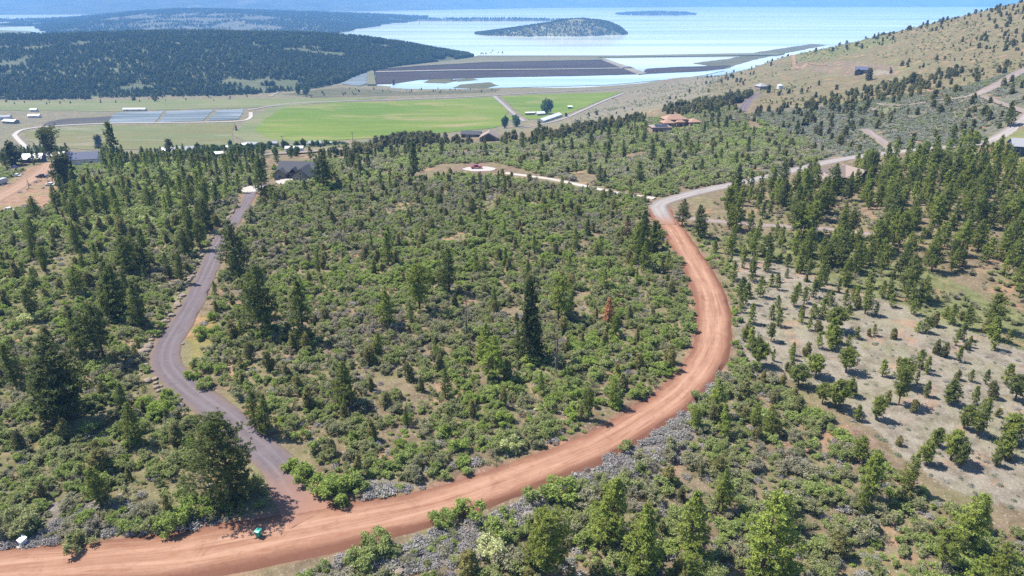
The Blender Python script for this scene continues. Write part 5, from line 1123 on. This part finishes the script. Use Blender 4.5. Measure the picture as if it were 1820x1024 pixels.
# ------------------------------------------------------------------ vehicles
def vehicle(px, py, rz, paint, kind, label, cat, base=None):
    p = hit_t(px, py) if base is None else base; o = empty({'pickup': 'pickup_truck', 'car': 'parked_car', 'van': 'parked_van'}[kind], p, rz); tag(o, label, cat, 'parked vehicles')
    if kind == 'pickup': L, W, prof, cab = 5.4, 1.9, [(-2.7,.5),(-2.7,1.05),(-1.35,1.15),(-1.3,1.1),(2.55,1.12),(2.7,1.0),(2.7,.5)], [(-1.35,1.12),(-.75,1.82),(.75,1.85),(.95,1.12)]
    elif kind == 'van': L, W, prof, cab = 6.2, 2.2, [(-3.1,.5),(-3.1,1.3),(-2.6,1.5),(-2.3,2.6),(3.05,2.7),(3.1,.5)], [(-2.55,1.55),(-2.25,2.3),(-1.2,2.35),(-1.2,1.55)]
    else: L, W, prof, cab = 4.5, 1.8, [(-2.25,.4),(-2.2,.8),(-1.2,.92),(1.7,.95),(2.2,.85),(2.25,.4)], [(-1.25,.92),(-.55,1.42),(1.0,1.45),(1.65,.94)]
    b = MB(); b.loft([[(x, s * W/2, z) for x, z in prof] for s in (-1, 1)]).build('body', M[paint], o)
    g = MB(); g.loft([[(x, s * (W/2 - .1), z - .02) for x, z in cab] for s in (-1, 1)]) if kind != 'van' else g.box(-2.6, -W/2 - .02, 1.6, -1.2, W/2 + .02, 2.3); g.build('window', M['glass'], o)
    if kind != 'van':
        r = MB(); x1, z1 = cab[1]; x2, z2 = cab[2]; r.loft([[(x1 - .05, s * (W/2 - .12), z1 - .03), (x2 + .05, s * (W/2 - .12), z2 - .03), (x2, s * (W/2 - .16), z2 + .04), (x1, s * (W/2 - .16), z1 + .04)] for s in (-1, 1)]).build('roof', M[paint], o)
    for sx in (-1, 1):
        for sy in (-1, 1):
            w = MB(); c = (sx * L * .31, sy * (W/2 - .08), .34); rr = .36
            w.loft([[(c[0] + q * math.cos(2*math.pi*k/14), c[1] + s * .12, c[2] + q * math.sin(2*math.pi*k/14)) for k in range(14)] for s, q in ((-1, rr * .9), (-.7, rr), (.7, rr), (1, rr * .9))]).build('wheel', M['tyre'], o)
    return o
vehicle(846, 299, R(8), 'carred', 'pickup', 'dark red pickup parked on the pale round pad', 'pickup truck', PADC + np.array([-1.5, 1.0, .02]))
vehicle(75, 316, R(6), 'carblack', 'pickup', 'black pickup parked in the middle of the dirt yard', 'pickup truck')
vehicle(30, 314, R(-12), 'carwhite', 'car', 'white car parked at the left side of the dirt yard', 'car')
vehicle(26, 299, R(-35), 'carblue', 'car', 'blue grey car parked below the white peaked shed', 'car')
vehicle(2, 328, R(80), 'carsilver', 'van', 'silver van at the very edge of the dirt yard', 'van')
vehicle(90, 330, R(-6), 'carwhite', 'car', 'white car parked beside the large dark juniper', 'car')
vehicle(17, 377, R(-14), 'carwhite', 'pickup', 'white pickup half hidden by brush below the yard', 'pickup truck')
vehicle(186, 287, R(30), 'carblack', 'car', 'dark car parked right of the blue metal shed', 'car')
p = hit_t(50, 366); o = empty('timber_pile', p, R(8)); tag(o, 'low pile of dark boards lying in the dirt yard', 'timber pile')
for k in range(9): MB().box(-2.4 + .2 * (k % 3), -1 + .45 * (k % 4) + .02 * k, .0 + .16 * (k // 3), 2.2 + .25 * (k % 2), -.62 + .45 * (k % 4) + .02 * k, .14 + .16 * (k // 3)).build('board', M['deadwood' if k % 3 else 'darkwall'], o)

# ------------------------------------------------------------------ small things by the roads
p = hit_t(461, 958); z = hb(p[:1], p[1:2])[0] + .14; o = empty('wheelie_bin', (p[0], p[1], z), R(-18)); tag(o, 'green wheeled rubbish bin standing at the edge of the red road', 'bin')
b = MB(); b.loft([[(-.27,-.30,.10),(.27,-.30,.10),(.27,.27,.10),(-.27,.27,.10)], [(-.36,-.40,1.08),(.36,-.40,1.08),(.36,.36,1.08),(-.36,.36,1.08)]]).build('body', M['green_plastic'], o)
b = MB(); b.loft([[(-.40,-.46,1.10),(.40,-.46,1.10),(.40,.42,1.10),(-.40,.42,1.10)], [(-.39,-.44,1.17),(.39,-.44,1.17),(.39,.42,1.20),(-.39,.42,1.20)], [(-.28,-.30,1.22),(.28,-.30,1.22),(.28,.34,1.26),(-.28,.34,1.26)]]).build('lid', M['green_lid'], o)
for s in (-1, 1):
    w = MB(); w.loft([[(s * .34 + q, .30 + .13 * math.cos(2*math.pi*k/12), .13 + .13 * math.sin(2*math.pi*k/12)) for k in range(12)] for q in (-.04, .04)]).build('wheel', M['black_plastic'], o)
h = MB(); h.tube([(-.3, .44, 1.02), (-.3, .54, 1.05), (.3, .54, 1.05), (.3, .44, 1.02)], [.02] * 4, 6).build('handle', M['green_plastic'], o)
p = hit_t(42, 968); o = empty('utility_box', p, R(-30)); tag(o, 'small white utility box with a sloped lid in the roadside sagebrush', 'utility box')
b = MB(); b.add([(-.5,-.45,-.2),(.5,-.45,-.2),(.5,.45,-.2),(-.5,.45,-.2),(-.5,-.45,.85),(.5,-.45,.85),(.5,.45,1.15),(-.5,.45,1.15)], [(0,3,2,1),(4,5,6,7),(0,1,5,4),(1,2,6,5),(2,3,7,6),(3,0,4,7)]); b.build('body', M['white'], o)
b = MB(); b.add([(-.56,-.52,.87),(.56,-.52,.87),(.56,.5,1.19),(-.56,.5,1.19),(-.56,-.52,.95),(.56,-.52,.95),(.56,.5,1.27),(-.56,.5,1.27)], [(0,3,2,1),(4,5,6,7),(0,1,5,4),(1,2,6,5),(2,3,7,6),(3,0,4,7)]); b.build('lid', M['white'], o)
MB().box(-.78, -.9, -.2, .3, -.5, .12).build('plinth', M['concrete'], o)
def rock(seed, mat):
    rg = np.random.default_rng(seed); bm = bmesh.new(); bmesh.ops.create_icosphere(bm, subdivisions=2, radius=1); q = rg.uniform(-9, 9, 3)
    for v in bm.verts:
        n = v.co.normalized(); k = 1 + .35 * float(fbm(np.array([n.x * 2 + q[0]]), np.array([n.y * 2 + n.z * 2.3 + q[1]]), 1.2, 2, seed)[0]); v.co = n * k; v.co.z *= .72
        for ax, lim in ((0, .8), (1, .75), (2, .5)): v.co[ax] = max(-lim - .1 * rg.random(), min(lim + .1 * rg.random(), v.co[ax]))
    me = bpy.data.meshes.new('boulder'); bm.to_mesh(me); bm.free(); me.materials.append(M[mat]); return me
ROCKS = [rock(600 + i, 'rock') for i in range(4)]; GROCK = [rock(610 + i, 'greyrock') for i in range(2)]
items = []
def put_rock(x, y, s, me, look):
    zz = float(height(np.array([x]), np.array([y]))[0]); o = link(bpy.data.objects.new('boulder', me)); o.location = (x, y, zz + s * .12); o.rotation_euler = (random.uniform(-.2, .2), random.uniform(-.2, .2), random.uniform(0, 6.28))
    o.scale = (s, s * random.uniform(.7, 1.1), s * random.uniform(.7, 1)); tag(o, None, 'boulder', 'boulders along the driveway and road'); px, py, _ = project((x, y, zz)); items.append((o, look, px[0], py[0]))
q = RD['drive']; t = np.gradient(q[:, :2], axis=0); t /= np.linalg.norm(t, axis=1)[:, None]; left = np.column_stack([-t[:, 1], t[:, 0]])
for i in range(len(q)):
    px, py, _ = project(q[i, :3])
    if not (372 < py[0] < 745): continue
    for k in range(2 if 560 < py[0] < 690 else 1):
        if random.random() < .78:
            dd = q[i, 3] / 2 + .55 + abs(random.gauss(0, .7)) + .5 * k; s = random.uniform(.4, .85) if random.random() < .8 else random.uniform(.9, 1.2); c = q[i, :2] + left[i] * dd
            put_rock(float(c[0]), float(c[1]), s, random.choice(ROCKS), 'large tan' if s > .75 else ('tan' if s > .5 else 'small tan'))
for px, py, s, g, look in [(943, 917, 1.3, 1, 'big grey'), (838, 828, .5, 0, 'pale'), (15, 915, 1.3, 1, 'big dark'), (245, 735, .9, 0, 'pale tan'), (323, 720, .7, 0, 'pale tan'), (143, 900, .7, 0, 'pale'), (170, 868, .6, 0, 'pale'), (342, 650, .55, 1, 'grey'), (325, 612, .5, 1, 'grey'), (1150, 870, .7, 1, 'grey'), (1110, 862, .6, 0, 'tan'), (710, 1018, .9, 0, 'pale'), (1395, 710, .6, 0, 'pale'), (60, 900, .7, 0, 'tan'), (215, 880, .5, 0, 'tan'), (260, 845, .5, 0, 'tan')]:
    p = hit_t(px, py); put_rock(float(p[0]), float(p[1]), s, (GROCK if g else ROCKS)[0], look)
autolabel(items, 'boulder')
# poles along the valley road and by the gravel road
for px, py in [(504, 268), (628, 262), (300, 276)]:
    p = hit(px, py); o = empty('utility_pole', p, R(12)); tag(o, {504: 'wooden utility pole in the middle of the valley homes', 628: 'wooden utility pole at the hay field end of the valley road', 300: 'wooden utility pole at the west end of the valley road'}[px], 'utility pole')
    MB().tube([(0, 0, -1), (0, 0, 5), (0, 0, 10.5)], [.17, .15, .11], 8).build('pole', M['deadwood'], o); MB().box(-1.2, -.08, 9.5, 1.2, .08, 9.7).build('crossarm', M['deadwood'], o)

# ------------------------------------------------------------------ the air
hz = MB().box(-13600, -2500, -98, 13600, 13400, 1250).build('haze', None)
m = bpy.data.materials.new('pale air'); m.use_nodes = True; nt = m.node_tree; nt.nodes.clear(); out = nt.nodes.new('ShaderNodeOutputMaterial')
pv = nt.nodes.new('ShaderNodeVolumePrincipled'); pv.inputs['Color'].default_value = (.21, .49, 1.0, 1); pv.inputs['Density'].default_value = 0.00013; pv.inputs['Anisotropy'].default_value = 0.0
nt.links.new(pv.outputs[0], out.inputs['Volume']); hz.data.materials.append(m)
tag(hz, 'thin blue air over the valley and lake', kind='stuff')
